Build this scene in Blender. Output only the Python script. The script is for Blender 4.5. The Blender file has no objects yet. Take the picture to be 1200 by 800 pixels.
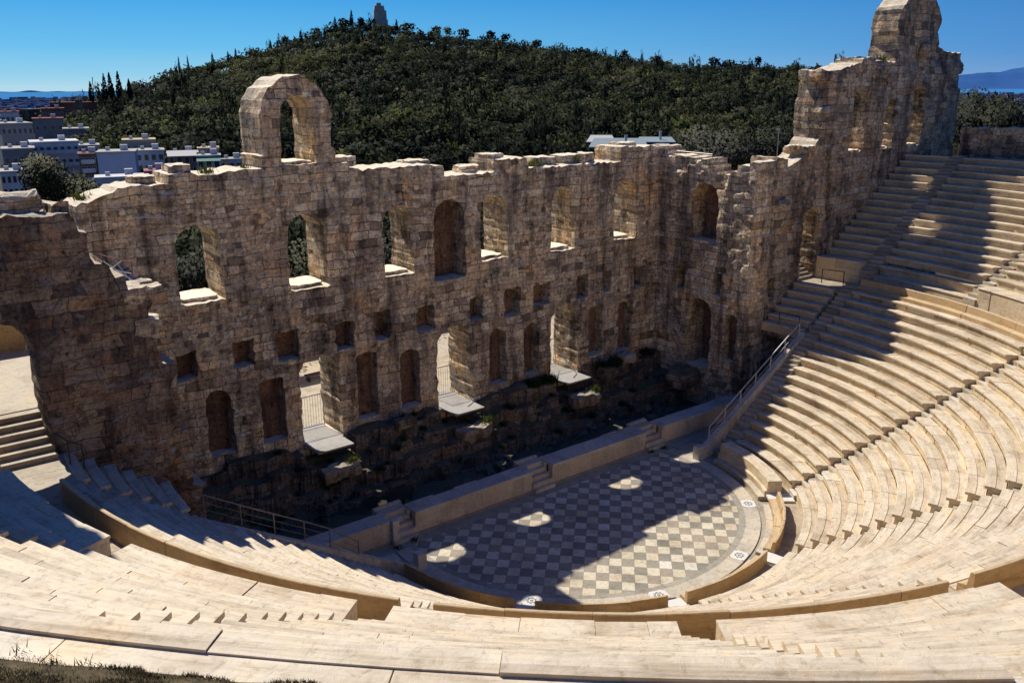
import bpy, bmesh, math, random
import numpy as np
from mathutils import Vector, Matrix, noise
from mathutils.geometry import delaunay_2d_cdt
R = random.Random(7)
PI = math.pi
col = bpy.context.scene.collection
sc = bpy.context.scene

# ---------------------------------------------------------------- measurements of the place (metres)
CAM = (-28.473, -33.273, 21.257)
YC = -2.111            # centre of the seating circles
YF = 8.229             # face of the stage wall
YR = 0.40              # face of the wing walls
YP = -2.99             # end line of the lower seating
SUN = Vector((-0.067, 0.917, 1.0)).normalized()
R0L, Z0L, DL, HL = 11.82, 1.05, 0.65, 0.434     # lower rows
R0U, Z0U, DU, HU = 26.50, 10.33, 0.65, 0.422    # upper rows
AIS_L = [-38.7, -72.5, -107.5, -141.3]
AIS_U = [-20.3, -38.7, -55.6, -72.5, -90.0, -107.5, -125.9, -142.4, -160.0]

# ---------------------------------------------------------------- helpers
class MB:
    def __init__(s): s.v=[]; s.f=[]; s.r=[]; s.rnd=0.5; s.n=[]
    def add(s, vs, fs, rnd=None):
        b=len(s.v); s.v.extend([tuple(map(float,v)) for v in vs])
        for f in fs: s.f.append(tuple(b+i for i in f)); s.r.append(s.rnd if rnd is None else rnd)
    def box(s, x0,x1,y0,y1,z0,z1, rz=0, jit=0, c=None, rnd=None):
        vs=[(x,y,z) for z in (z0,z1) for y in (y0,y1) for x in (x0,x1)]
        cx,cy=(x0+x1)/2,(y0+y1)/2
        if c: cx,cy=c
        ca,sa=math.cos(rz),math.sin(rz); o=[]
        for x,y,z in vs:
            dx,dy=x-cx,y-cy
            o.append((cx+dx*ca-dy*sa+R.uniform(-jit,jit), cy+dx*sa+dy*ca+R.uniform(-jit,jit), z+R.uniform(-jit,jit)))
        s.add(o,[(0,2,3,1),(4,5,7,6),(0,1,5,4),(2,6,7,3),(0,4,6,2),(1,3,7,5)],rnd)
    def tube(s,a,b,r,n=6,r2=None):
        a=Vector(a);b=Vector(b);d=(b-a)
        if d.length<1e-6: return
        d.normalize(); u=d.orthogonal().normalized(); w=d.cross(u); r2=r if r2 is None else r2
        vs=[]
        for p,rr in ((a,r),(b,r2)):
            for k in range(n):
                t=2*PI*k/n; q=p+u*math.cos(t)*rr+w*math.sin(t)*rr; vs.append(q)
        s.add(vs,[(k,(k+1)%n,n+(k+1)%n,n+k) for k in range(n)]+[tuple(range(n-1,-1,-1)),tuple(range(n,2*n))])
    def arc(s, prof, th, n, rnd=None, cy=YC, tone=None):
        """closed radial profile [(r,z)] swept; th = function(k/n) -> angle or (a0,a1)"""
        m=len(prof); vs=[]
        for k in range(n+1):
            t=k/n; a=th[0]+(th[1]-th[0])*t
            ca,sa=math.cos(a),math.sin(a)
            for r,z in prof: vs.append((r*ca,cy+r*sa,z))
        fs=[]
        for k in range(n):
            for i in range(m):
                j=(i+1)%m; fs.append((k*m+i,(k+1)*m+i,(k+1)*m+j,k*m+j))
        fs.append(tuple(range(m-1,-1,-1))); fs.append(tuple(n*m+i for i in range(m)))
        s.add(vs,fs,rnd)
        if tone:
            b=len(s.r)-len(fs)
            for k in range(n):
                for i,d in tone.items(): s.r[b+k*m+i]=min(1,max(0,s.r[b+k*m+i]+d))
    def build(s,name,mat,parent=None,smooth=False):
        me=bpy.data.meshes.new(name)
        off=parent_loc(parent)
        v=np.array(s.v,dtype=np.float64)-np.array(off)
        me.from_pydata(v.tolist(),[],s.f)
        at=me.attributes.new('rnd','FLOAT','FACE'); at.data.foreach_set('value',np.array(s.r,dtype=np.float32))
        if smooth: me.polygons.foreach_set('use_smooth',[True]*len(me.polygons))
        me.materials.append(mat)
        if s.n and len(s.n)==len(s.f):
            me.polygons.foreach_set('use_smooth',[True]*len(me.polygons))
            me.normals_split_custom_set(np.repeat(np.array(s.n,dtype=np.float32),[len(f) for f in s.f],axis=0))
        o=bpy.data.objects.new(name,me); col.objects.link(o)
        if parent is not None: o.parent=parent
        me.update(); return o
def parent_loc(p):
    l=Vector((0,0,0))
    while p is not None: l+=p.location; p=p.parent
    return l
def thing(name,label,cat,loc=(0,0,0),group=None):
    o=bpy.data.objects.new(name,None); col.objects.link(o); o.location=loc; o.empty_display_size=.3
    return tag(o,label,cat,group)
def tag(o,label=None,cat=None,group=None,kind=None):
    if label: o['label']=label
    if cat: o['category']=cat
    if group: o['group']=group
    if kind: o['kind']=kind
    return o
def origin_to(o,loc):
    """put a top-level mesh's origin at its base"""
    me=o.data; n=len(me.vertices); a=np.empty(n*3); me.vertices.foreach_get('co',a); a=a.reshape(-1,3)-np.array(loc)
    me.vertices.foreach_set('co',a.ravel()); o.location=loc; me.update(); return o
def rad(d): return math.radians(d)
def h2(a,b,s=0):
    x=math.sin(a*127.1+b*311.7+s*74.7)*43758.5453; return x-math.floor(x)
def sstep(x,a,b):
    t=min(1,max(0,(x-a)/(b-a))); return t*t*(3-2*t)

# ---------------------------------------------------------------- materials
def newmat(name):
    m=bpy.data.materials.new(name); m.use_nodes=True; nt=m.node_tree; b=nt.nodes['Principled BSDF']
    b.inputs['Roughness'].default_value=.85
    b.inputs['Specular IOR Level'].default_value=.2
    return m,nt,b
def N(nt,t,**k):
    n=nt.nodes.new(t)
    for a,v in k.items():
        if a in n.inputs: n.inputs[a].default_value=v
        else: setattr(n,a,v)
    return n
def L(nt,a,b): nt.links.new(a,b)
def coords(nt,scale=(1,1,1)):
    g=N(nt,'ShaderNodeNewGeometry'); m=N(nt,'ShaderNodeMapping'); m.inputs['Scale'].default_value=scale
    L(nt,g.outputs['Position'],m.inputs['Vector']); return m.outputs['Vector']
def noi(nt,vec,scale,detail=4,rough=.6,dist=0):
    n=N(nt,'ShaderNodeTexNoise'); n.inputs['Scale'].default_value=scale; n.inputs['Detail'].default_value=detail
    n.inputs['Roughness'].default_value=rough; n.inputs['Distortion'].default_value=dist
    L(nt,vec,n.inputs['Vector']); return n
def ramp(nt,fac,stops,interp='LINEAR'):
    r=N(nt,'ShaderNodeValToRGB'); e=r.color_ramp.elements; r.color_ramp.interpolation=interp
    while len(e)<len(stops): e.new(.5)
    for x,(p,c) in zip(e,stops): x.position=p; x.color=(*c,1) if len(c)==3 else c
    L(nt,fac,r.inputs['Fac']); return r.outputs['Color']
def mix(nt,fac,a,b,mode='MIX'):
    m=N(nt,'ShaderNodeMix',data_type='RGBA',blend_type=mode)
    for s,x in ((m.inputs[0],fac),(m.inputs[6],a),(m.inputs[7],b)):
        if isinstance(x,(int,float)): s.default_value=x
        elif isinstance(x,tuple): s.default_value=(*x,1)
        else: L(nt,x,s)
    return m.outputs[2]
def math_(nt,op,a,b=0,clamp=False):
    m=N(nt,'ShaderNodeMath',operation=op,use_clamp=clamp)
    for s,x in ((m.inputs[0],a),(m.inputs[1],b)):
        if isinstance(x,(int,float)): s.default_value=x
        else: L(nt,x,s)
    return m.outputs[0]
def bump(nt,b,h,strength,dist=.1):
    n=N(nt,'ShaderNodeBump'); n.inputs['Strength'].default_value=strength; n.inputs['Distance'].default_value=dist
    L(nt,h,n.inputs['Height']); L(nt,n.outputs['Normal'],b.inputs['Normal'])

def masonry_mat(name, cols, dark=.42, bright=1.0, moss=0.0, stone=1.0, crack=.75, topc=(.42,.37,.29)):
    m,nt,b=newmat(name)
    v=coords(nt)
    # warp the coordinates so courses wander
    nw=noi(nt,v,.9,3); sub=N(nt,'ShaderNodeVectorMath',operation='SUBTRACT'); L(nt,nw.outputs['Color'],sub.inputs[0]); sub.inputs[1].default_value=(.5,.5,.5)
    sc_=N(nt,'ShaderNodeVectorMath',operation='SCALE'); L(nt,sub.outputs[0],sc_.inputs[0]); sc_.inputs['Scale'].default_value=.35
    ad=N(nt,'ShaderNodeVectorMath',operation='ADD'); L(nt,v,ad.inputs[0]); L(nt,sc_.outputs[0],ad.inputs[1]); w=ad.outputs[0]
    mp=N(nt,'ShaderNodeMapping'); mp.inputs['Scale'].default_value=(1,1,1.55); L(nt,w,mp.inputs['Vector'])
    def vor(feat,scale,out):
        t=N(nt,'ShaderNodeTexVoronoi',feature=feat); t.inputs['Scale'].default_value=scale*stone; t.inputs['Randomness'].default_value=.9
        L(nt,mp.outputs[0],t.inputs['Vector']); return t.outputs[out]
    e1=vor('DISTANCE_TO_EDGE',1.1,'Distance'); e2=vor('DISTANCE_TO_EDGE',3.0,'Distance')
    sw=N(nt,'ShaderNodeSeparateXYZ'); L(nt,w,sw.inputs[0]); uu=math_(nt,'ADD',sw.outputs[0],sw.outputs[1]); cx=N(nt,'ShaderNodeCombineXYZ'); L(nt,uu,cx.inputs[0]); L(nt,sw.outputs[2],cx.inputs[1])
    def brick(bw,rh,mo):
        t=N(nt,'ShaderNodeTexBrick'); L(nt,cx.outputs[0],t.inputs['Vector']); t.inputs['Scale'].default_value=1; t.inputs['Color1'].default_value=(0,0,0,1); t.inputs['Color2'].default_value=(1,1,1,1); t.inputs['Mortar'].default_value=(.3,.3,.3,1)
        t.inputs['Mortar Size'].default_value=mo; t.inputs['Mortar Smooth'].default_value=.6; t.inputs['Brick Width'].default_value=bw; t.inputs['Row Height'].default_value=rh; t.offset=.43; t.squash=.7; t.squash_frequency=3; return t
    b1=brick(.92/stone,.46/stone,.022); b2=brick(.47/stone,.25/stone,.016)
    z=noi(nt,v,.35,3); zr=ramp(nt,z.outputs['Fac'],[(.46,(0,0,0)),(.56,(1,1,1))])
    st=[(i/(len(cols)-1),c) for i,c in enumerate(cols)]
    base=mix(nt,zr,ramp(nt,b1.outputs['Color'],st),ramp(nt,b2.outputs['Color'],st))
    avg=tuple(sum(c[k] for c in cols)/len(cols)*1.1 for k in range(3))
    base=mix(nt,.12,base,avg)
    # low frequency tints: ochre, purple grey
    n1=noi(nt,v,.45,4); t1=ramp(nt,n1.outputs['Fac'],[(.34,(.55,.54,.56)),(.47,(.98,.99,1.0)),(.58,(1.04,1.0,.94)),(.70,(1.20,.97,.72))])
    base=mix(nt,1.0,base,t1,'MULTIPLY')
    # vertical dark streaks
    vs=coords(nt,(1.1,1.1,.16)); n2=noi(nt,vs,1.0,5,.65); t2=ramp(nt,n2.outputs['Fac'],[(.38,(dark*.95,dark*.95,dark*1.08)),(.52,(1,1,1))])
    base=mix(nt,.85,base,t2,'MULTIPLY')
    n3=noi(nt,v,7,6,.7); t3=ramp(nt,n3.outputs['Fac'],[(.3,(.42,.40,.40)),(.52,(1,1,1)),(.72,(1.4,1.37,1.3))])
    base=mix(nt,.9,base,t3,'MULTIPLY')
    n8=noi(nt,v,3.2,5,.75,.5); base=mix(nt,.9,base,ramp(nt,n8.outputs['Fac'],[(.34,(.20,.19,.18)),(.44,(.98,.98,.98)),(.7,(1.18,1.15,1.1))]),'MULTIPLY')
    # cracks
    k1=ramp(nt,b1.outputs['Fac'],[(0,(1,1,1)),(.4,(.42,.40,.37)),(1,(.14,.13,.12))]); k2=ramp(nt,b2.outputs['Fac'],[(0,(1,1,1)),(1,(.38,.36,.34))])
    n4=noi(nt,v,.8,2); km=ramp(nt,n4.outputs['Fac'],[(.34,(.35,.35,.35)),(.52,(1,1,1))])
    kk=mix(nt,zr,k1,k2); kk=mix(nt,km,(1,1,1),kk)
    cr=mix(nt,1.0,ramp(nt,e1,[(0,(.25,.23,.22)),(.018,(.6,.6,.6)),(.035,(1,1,1))]),ramp(nt,e2,[(0,(.55,.53,.5)),(.03,(1,1,1))]),'MULTIPLY')
    n6=noi(nt,v,.6,3); cm=ramp(nt,n6.outputs['Fac'],[(.42,(0,0,0)),(.58,(1,1,1))]); cr=mix(nt,cm,(1,1,1),cr); kk=mix(nt,.6,kk,cr,'MULTIPLY')
    base=mix(nt,crack,base,kk,'MULTIPLY')
    # upward faces blend to the separate top colour
    g=N(nt,'ShaderNodeNewGeometry'); sx=N(nt,'ShaderNodeSeparateXYZ'); L(nt,g.outputs['Normal'],sx.inputs[0])
    up=ramp(nt,sx.outputs[2],[(.45,(0,0,0)),(.8,(1,1,1))])
    base=mix(nt,up,base,topc)
    if moss>0:
        n5=noi(nt,v,1.3,5,.7); mm=ramp(nt,n5.outputs['Fac'],[(.5,(0,0,0)),(.62,(moss,moss,moss))])
        mm=mix(nt,1.0,mm,up,'MULTIPLY')
        base=mix(nt,mm,base,(.045,.075,.02))
    at=N(nt,'ShaderNodeAttribute',attribute_name='rnd'); rr=ramp(nt,at.outputs['Fac'],[(0,(.6*bright,)*3),(.5,(bright,)*3),(1,(1.35*bright,)*3)])
    base=mix(nt,1.0,base,rr,'MULTIPLY')
    L(nt,base,b.inputs['Base Color']); b.inputs['Roughness'].default_value=.92
    hh=kk
    hn=mix(nt,.55,hh,n3.outputs['Fac'])
    hn=mix(nt,.4,hn,n8.outputs['Fac']); bump(nt,b,hn,1.0,.2)
    return m
RED=[(.09,.072,.055),(.25,.195,.14),(.40,.335,.24),(.27,.19,.125),(.48,.415,.30),(.31,.26,.195),(.40,.28,.175)]
M={}
M['wall']=masonry_mat('weathered_red_brown_masonry',RED,bright=2.5,crack=.95,dark=.30)
M['wing']=masonry_mat('rough_rubble_masonry',[(.09,.075,.062),(.20,.155,.115),(.34,.28,.20),(.26,.17,.11),(.40,.33,.235),(.26,.23,.19)],bright=2.0,stone=.9,dark=.30,crack=.9)
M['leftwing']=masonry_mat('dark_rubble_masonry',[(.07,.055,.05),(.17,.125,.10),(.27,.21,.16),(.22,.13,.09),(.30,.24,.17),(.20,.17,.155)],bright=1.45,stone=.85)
M['plaster']=masonry_mat('niche_plaster',[(.20,.12,.085),(.26,.16,.11),(.22,.13,.09)],bright=1.5,crack=.3)
M['found']=masonry_mat('dark_foundation_rubble',[(.07,.055,.042),(.14,.115,.09),(.20,.17,.13),(.10,.085,.07),(.16,.12,.085)],bright=1.9,moss=.7,topc=(.10,.085,.06))
M['sunstone']=masonry_mat('pale_backing_wall',[(.42,.34,.22),(.5,.41,.28),(.36,.27,.17)],crack=.4)

def marble_mat(name,cols,bright=1.0,stain=1.0,vein=1.0,side=(.84,.74,.60),polar=False):
    m,nt,b=newmat(name); v=coords(nt); vp=v
    if polar:   # weathering and tooling follow the curve of the rows
        g0=N(nt,'ShaderNodeNewGeometry'); s0=N(nt,'ShaderNodeSeparateXYZ'); L(nt,g0.outputs['Position'],s0.inputs[0])
        yy=math_(nt,'ADD',s0.outputs[1],-YC); an=math_(nt,'ARCTAN2',yy,s0.outputs[0]); r_=math_(nt,'SQRT',math_(nt,'ADD',math_(nt,'MULTIPLY',s0.outputs[0],s0.outputs[0]),math_(nt,'MULTIPLY',yy,yy)))
        cb=N(nt,'ShaderNodeCombineXYZ'); L(nt,math_(nt,'MULTIPLY',an,16),cb.inputs[0]); L(nt,math_(nt,'MULTIPLY',r_,7),cb.inputs[1]); L(nt,math_(nt,'MULTIPLY',s0.outputs[2],5),cb.inputs[2]); vp=cb.outputs[0]
    at=N(nt,'ShaderNodeAttribute',attribute_name='rnd')
    base=ramp(nt,at.outputs['Fac'],[(i/(len(cols)-1),c) for i,c in enumerate(cols)])
    n1=noi(nt,v,.8,5,.65); base=mix(nt,stain,base,ramp(nt,n1.outputs['Fac'],[(.3,(.72,.66,.58)),(.5,(1,1,1)),(.72,(1.12,1.02,.86))]),'MULTIPLY')
    n2=noi(nt,v,5.5,6,.72,.6); base=mix(nt,stain,base,ramp(nt,n2.outputs['Fac'],[(.28,(.55,.50,.44)),(.46,(1,1,1)),(.8,(1.12,1.11,1.08))]),'MULTIPLY')
    # brown stains in some blocks
    n3=noi(nt,v,1.7,6,.75,1.2); s3=ramp(nt,n3.outputs['Fac'],[(.60,(0,0,0)),(.74,(.65,.65,.65))]); base=mix(nt,s3,base,(.42*bright,.24*bright,.11*bright))
    # fine horizontal tooling / weather lines
    if polar:
        n4=noi(nt,vp,.8,7,.72,.3); base=mix(nt,.95,base,ramp(nt,n4.outputs['Fac'],[(.30,(.62,.56,.48)),(.46,(.97,.95,.92)),(.6,(1.04,1.04,1.04)),(.75,(.90,.80,.64))]),'MULTIPLY')
        n7=noi(nt,vp,3.2,4,.7); base=mix(nt,.6,base,ramp(nt,n7.outputs['Fac'],[(.3,(.72,.70,.66)),(.5,(1.03,1.03,1.03))]),'MULTIPLY')
    else:
        v2=coords(nt,(3,3,16)); n4=noi(nt,v2,1.3,4,.6,.4); base=mix(nt,vein*.6,base,ramp(nt,n4.outputs['Fac'],[(.3,(.7,.66,.6)),(.5,(1,1,1))]),'MULTIPLY')
    base=mix(nt,1.0,base,(bright,bright,bright),'MULTIPLY')
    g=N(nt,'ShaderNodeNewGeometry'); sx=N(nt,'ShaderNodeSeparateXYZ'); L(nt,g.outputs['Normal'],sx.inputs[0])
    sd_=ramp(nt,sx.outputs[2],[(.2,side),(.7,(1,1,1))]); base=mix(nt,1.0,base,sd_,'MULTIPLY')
    L(nt,base,b.inputs['Base Color']); b.inputs['Roughness'].default_value=.62; b.inputs['Specular IOR Level'].default_value=.3
    bump(nt,b,n2.outputs['Fac'],.35,.05); return m
CREAM=[(.56,.49,.39),(.66,.58,.46),(.70,.63,.51),(.73,.66,.54),(.67,.57,.44),(.75,.70,.60)]
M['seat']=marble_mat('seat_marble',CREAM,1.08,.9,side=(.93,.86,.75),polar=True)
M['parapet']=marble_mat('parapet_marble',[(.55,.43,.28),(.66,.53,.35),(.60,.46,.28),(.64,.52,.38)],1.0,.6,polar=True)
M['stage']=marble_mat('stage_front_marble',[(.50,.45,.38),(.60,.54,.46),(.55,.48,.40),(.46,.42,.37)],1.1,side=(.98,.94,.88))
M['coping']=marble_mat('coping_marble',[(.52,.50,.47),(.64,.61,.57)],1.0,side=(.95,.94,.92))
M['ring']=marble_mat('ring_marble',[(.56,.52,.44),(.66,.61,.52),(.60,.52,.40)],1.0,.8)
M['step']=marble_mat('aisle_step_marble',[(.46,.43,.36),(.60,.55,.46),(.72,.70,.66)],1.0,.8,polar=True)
M['slab']=marble_mat('new_white_slab',[(.78,.78,.76),(.8,.79,.76)],1.0,.3,.2)
M['path']=marble_mat('walk_paving',[(.48,.42,.33),(.56,.48,.37),(.52,.45,.36)],.92)
M['plaza']=marble_mat('plaza_paving',[(.46,.41,.33),(.54,.48,.38),(.50,.44,.35)],1.0,1.0,.6)
M['platform']=marble_mat('platform_boards',[(.42,.41,.41),(.48,.47,.46)],1.0,.7,.6)

def simple(name,c,rough=.7,metal=0,noise_=.25,scale=3,spec=.3):
    m,nt,b=newmat(name); v=coords(nt); n=noi(nt,v,scale,4)
    k=ramp(nt,n.outputs['Fac'],[(.3,(1-noise_,)*3),(.7,(1+noise_*.6,)*3)])
    at=N(nt,'ShaderNodeAttribute',attribute_name='rnd'); rr=ramp(nt,at.outputs['Fac'],[(0,(.7,.7,.7)),(.5,(1,1,1)),(1,(1.3,1.3,1.3))])
    base=mix(nt,1.0,mix(nt,1.0,c,k,'MULTIPLY'),rr,'MULTIPLY')
    L(nt,base,b.inputs['Base Color']); b.inputs['Roughness'].default_value=rough; b.inputs['Metallic'].default_value=metal
    b.inputs['Specular IOR Level'].default_value=spec; return m
def foliage(name,c1,c2,c3):
    m,nt,b=newmat(name); at=N(nt,'ShaderNodeAttribute',attribute_name='rnd')
    base=ramp(nt,at.outputs['Fac'],[(0,c1),(.55,c2),(1,c3)])
    L(nt,base,b.inputs['Base Color']); b.inputs['Roughness'].default_value=.75; b.inputs['Specular IOR Level'].default_value=.15; return m
M['pine']=foliage('pine_foliage',(.009,.012,.008),(.024,.030,.017),(.062,.066,.032))
def forest_mat():
    m,nt,b=newmat('mixed_wood_foliage'); at=N(nt,'ShaderNodeAttribute',attribute_name='rnd')
    c=ramp(nt,at.outputs['Fac'],[(0,(.012,.019,.016)),(.3,(.026,.037,.027)),(.5,(.045,.058,.034)),(.7,(.070,.082,.040)),(.85,(.095,.088,.055)),(1,(.12,.15,.05))])
    L(nt,c,b.inputs['Base Color']); b.inputs['Roughness'].default_value=.8; b.inputs['Specular IOR Level'].default_value=.1
    tr=N(nt,'ShaderNodeBsdfTranslucent'); L(nt,c,tr.inputs['Color']); mx=N(nt,'ShaderNodeMixShader'); mx.inputs[0].default_value=.38; L(nt,b.outputs[0],mx.inputs[1]); L(nt,tr.outputs[0],mx.inputs[2]); L(nt,mx.outputs[0],nt.nodes['Material Output'].inputs['Surface']); return m
M['forest']=forest_mat()
M['cypress']=foliage('cypress_foliage',(.010,.014,.009),(.018,.024,.014),(.035,.042,.022))
M['olive']=foliage('olive_foliage',(.03,.035,.016),(.06,.066,.03),(.10,.10,.05))
M['greygreen']=foliage('grey_green_foliage',(.03,.032,.026),(.055,.058,.045),(.09,.092,.075))
M['bright']=foliage('bright_weeds',(.07,.10,.02),(.14,.17,.03),(.30,.30,.05))
M['weed']=foliage('dark_weeds',(.018,.03,.008),(.035,.055,.014),(.07,.10,.025))
M['dry']=foliage('dry_turf',(.06,.05,.02),(.14,.11,.05),(.30,.25,.13))
M['bark']=simple('bark',(.07,.05,.035),.9)
M['metal']=simple('dark_railing_metal',(.06,.055,.05),.45,.6,.1)
M['lightmetal']=simple('pale_railing_metal',(.55,.55,.55),.4,.3,.1)
M['rail']=simple('dull_steel_rail',(.22,.20,.17),.45,.5,.1)
M['white']=simple('white_paint',(.62,.63,.66),.6,0,.12,.6)
M['houseblue']=simple('bluish_white_render',(.50,.56,.70),.8,0,.1,.4)
M['beige']=simple('beige_render',(.42,.38,.33),.8,0,.12,.4)
M['grey']=simple('grey_render',(.26,.25,.26),.8,0,.15,.4)
M['brick']=simple('reddish_render',(.22,.11,.085),.85,0,.2,.5)
M['terra']=simple('terracotta_tiles',(.30,.09,.06),.85,0,.2,1.5)
M['roofgrey']=simple('flat_roof_screed',(.45,.44,.42),.85,0,.15,.6)
M['dark']=simple('dark_glass_and_opening',(.03,.035,.045),.25,0,.1,1,.5)
M['awning']=simple('white_awning',(.5,.51,.53),.7,0,.05)
M['greenawning']=simple('green_awning',(.10,.26,.22),.7,0,.05)
M['tanawning']=simple('tan_awning',(.55,.45,.30),.7,0,.1)
M['redpaint']=simple('red_barrier_paint',(.30,.12,.10),.5,0,.1)
M['redroof']=simple('dull_pink_roof',(.36,.13,.14),.8,0,.1)
M['bluemetal']=simple('pale_blue_metal_roof',(.30,.37,.40),.5,0,.08,.6)
M['earth']=simple('dark_earth',(.11,.085,.045),.95,0,.6,9)
def ground_mat():
    m,nt,b=newmat('terrain_soil'); v=coords(nt)
    n=noi(nt,v,.08,6,.65); n2=noi(nt,v,1.5,5,.7)
    c=ramp(nt,n.outputs['Fac'],[(.35,(.028,.028,.016)),(.55,(.06,.052,.032)),(.7,(.09,.075,.05))])
    c=mix(nt,.7,c,ramp(nt,n2.outputs['Fac'],[(.3,(.6,.6,.6)),(.7,(1.3,1.25,1.2))]),'MULTIPLY')
    # far ground fades towards the blue of the air
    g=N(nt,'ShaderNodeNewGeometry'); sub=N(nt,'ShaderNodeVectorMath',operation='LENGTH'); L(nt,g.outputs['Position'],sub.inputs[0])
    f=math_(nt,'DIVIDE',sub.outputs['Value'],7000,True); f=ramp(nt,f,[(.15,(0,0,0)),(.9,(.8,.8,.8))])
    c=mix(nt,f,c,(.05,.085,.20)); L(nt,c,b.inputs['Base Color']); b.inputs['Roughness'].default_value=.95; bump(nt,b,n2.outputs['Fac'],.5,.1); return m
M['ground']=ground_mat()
def checker_mat():
    m,nt,b=newmat('orchestra_floor_marble'); g=N(nt,'ShaderNodeNewGeometry'); s=N(nt,'ShaderNodeSeparateXYZ'); L(nt,g.outputs['Position'],s.inputs[0])
    u=math_(nt,'MULTIPLY',math_(nt,'ADD',s.outputs[0],s.outputs[1]),.70711); w=math_(nt,'MULTIPLY',math_(nt,'SUBTRACT',s.outputs[0],s.outputs[1]),.70711)
    u=math_(nt,'DIVIDE',math_(nt,'ADD',u,7.657+66.5),.665); w=math_(nt,'DIVIDE',math_(nt,'ADD',w,-4.28+57.5),.575)
    fu=math_(nt,'FLOOR',u); fw=math_(nt,'FLOOR',w)
    par=math_(nt,'MODULO',math_(nt,'ADD',fu,fw),2)
    cv=N(nt,'ShaderNodeCombineXYZ'); L(nt,fu,cv.inputs[0]); L(nt,fw,cv.inputs[1])
    wn=N(nt,'ShaderNodeTexWhiteNoise',noise_dimensions='3D'); L(nt,cv.outputs[0],wn.inputs['Vector'])
    light=ramp(nt,wn.outputs['Value'],[(0,(.66,.60,.46)),(.5,(.76,.71,.58)),(.8,(.70,.60,.47)),(1,(.80,.78,.70))])
    dark=ramp(nt,wn.outputs['Value'],[(0,(.30,.29,.25)),(.5,(.36,.34,.29)),(1,(.44,.38,.31))])
    c=mix(nt,par,dark,light)
    def edge(x,wd):
        f=math_(nt,'FRACT',x); f2=math_(nt,'SUBTRACT',1,f); mn=math_(nt,'MINIMUM',f,f2); return math_(nt,'LESS_THAN',mn,wd)
    e=math_(nt,'MAXIMUM',edge(u,.014),edge(w,.016)); c=mix(nt,math_(nt,'MULTIPLY',e,.6),c,(.16,.14,.11))
    v=coords(nt); n=noi(nt,v,6,6,.7); c=mix(nt,.8,c,ramp(nt,n.outputs['Fac'],[(.3,(.68,.66,.62)),(.5,(1,1,1)),(.75,(1.1,1.1,1.1))]),'MULTIPLY')
    v2=coords(nt,(1,1,1)); n2=noi(nt,v2,.6,4,.6); c=mix(nt,.8,c,ramp(nt,n2.outputs['Fac'],[(.3,(.66,.62,.56)),(.5,(.96,.95,.93)),(.7,(1.08,1.07,1.03))]),'MULTIPLY')
    n3=noi(nt,v,2.2,6,.75,1.0); c=mix(nt,.6,c,ramp(nt,n3.outputs['Fac'],[(.36,(.70,.66,.60)),(.48,(1,1,1))]),'MULTIPLY')
    L(nt,c,b.inputs['Base Color']); b.inputs['Roughness'].default_value=.6; return m
M['checker']=checker_mat()
M['border']=marble_mat('grey_border_stone',[(.36,.34,.29),(.43,.41,.35),(.39,.37,.32)],1.0,.8)
M['inkblack']=simple('inlaid_dark_marble',(.10,.10,.10),.4,0,.1)
def sea_mat():
    m,nt,b=newmat('sea_water'); b.inputs['Base Color'].default_value=(.05,.22,.50,1); b.inputs['Roughness'].default_value=.9; b.inputs['Specular IOR Level'].default_value=0
    v=coords(nt); n=noi(nt,v,.01,4); bump(nt,b,n.outputs['Fac'],.3,3); return m
M['sea']=sea_mat()
def haze(name,c1,c2):
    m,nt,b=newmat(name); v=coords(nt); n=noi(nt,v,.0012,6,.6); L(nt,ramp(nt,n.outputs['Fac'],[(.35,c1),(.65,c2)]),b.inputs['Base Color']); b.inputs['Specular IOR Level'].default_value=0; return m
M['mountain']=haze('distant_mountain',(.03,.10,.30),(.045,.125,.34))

# ---------------------------------------------------------------- masonry walls
def arch_loop(x0,x1,z0,zt,jit=.04,step=.22,flat=False,rs=None):
    r=rs or R; w=(x1-x0)/2; cx=(x0+x1)/2; sp=zt-w; pts=[]
    if flat: sp=zt-.12*w
    n=max(2,int((x1-x0)/step)); pts+=[(x0+(x1-x0)*k/n,z0) for k in range(n)]
    n=max(2,int((sp-z0)/step)); pts+=[(x1,z0+(sp-z0)*k/n) for k in range(n)]
    n=max(8,int(PI*w/step))
    for k in range(n):
        a=PI*k/n
        if flat: pts.append((cx+w*math.cos(a)*(1 if abs(math.cos(a))<.99 else 1), sp+.12*w*math.sin(a)))
        else: pts.append((cx+w*math.cos(a), sp+w*math.sin(a)))
    n=max(2,int((sp-z0)/step)); pts+=[(x0,sp-(sp-z0)*k/n) for k in range(n)]
    return [(x+r.uniform(-jit,jit),z+r.uniform(-jit,jit)) for x,z in pts]
def rect_loop(x0,x1,z0,z1,jit=.03,step=.25):
    pts=[]
    def seg(a,b):
        n=max(1,int(math.hypot(b[0]-a[0],b[1]-a[1])/step))
        for k in range(n): pts.append((a[0]+(b[0]-a[0])*k/n,a[1]+(b[1]-a[1])*k/n))
    seg((x0,z0),(x1,z0));seg((x1,z0),(x1,z1));seg((x1,z1),(x0,z1));seg((x0,z1),(x0,z0))
    return [(x+R.uniform(-jit,jit),z+R.uniform(-jit,jit)) for x,z in pts]
def refine(loop,step=.25,jit=.05):
    out=[]
    for i,a in enumerate(loop):
        b=loop[(i+1)%len(loop)]; d=math.hypot(b[0]-a[0],b[1]-a[1]); n=max(1,int(d/step))
        for k in range(n):
            j=jit if k else jit*.4
            out.append((a[0]+(b[0]-a[0])*k/n+R.uniform(-j,j),a[1]+(b[1]-a[1])*k/n+R.uniform(-j,j)))
    return out
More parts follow.
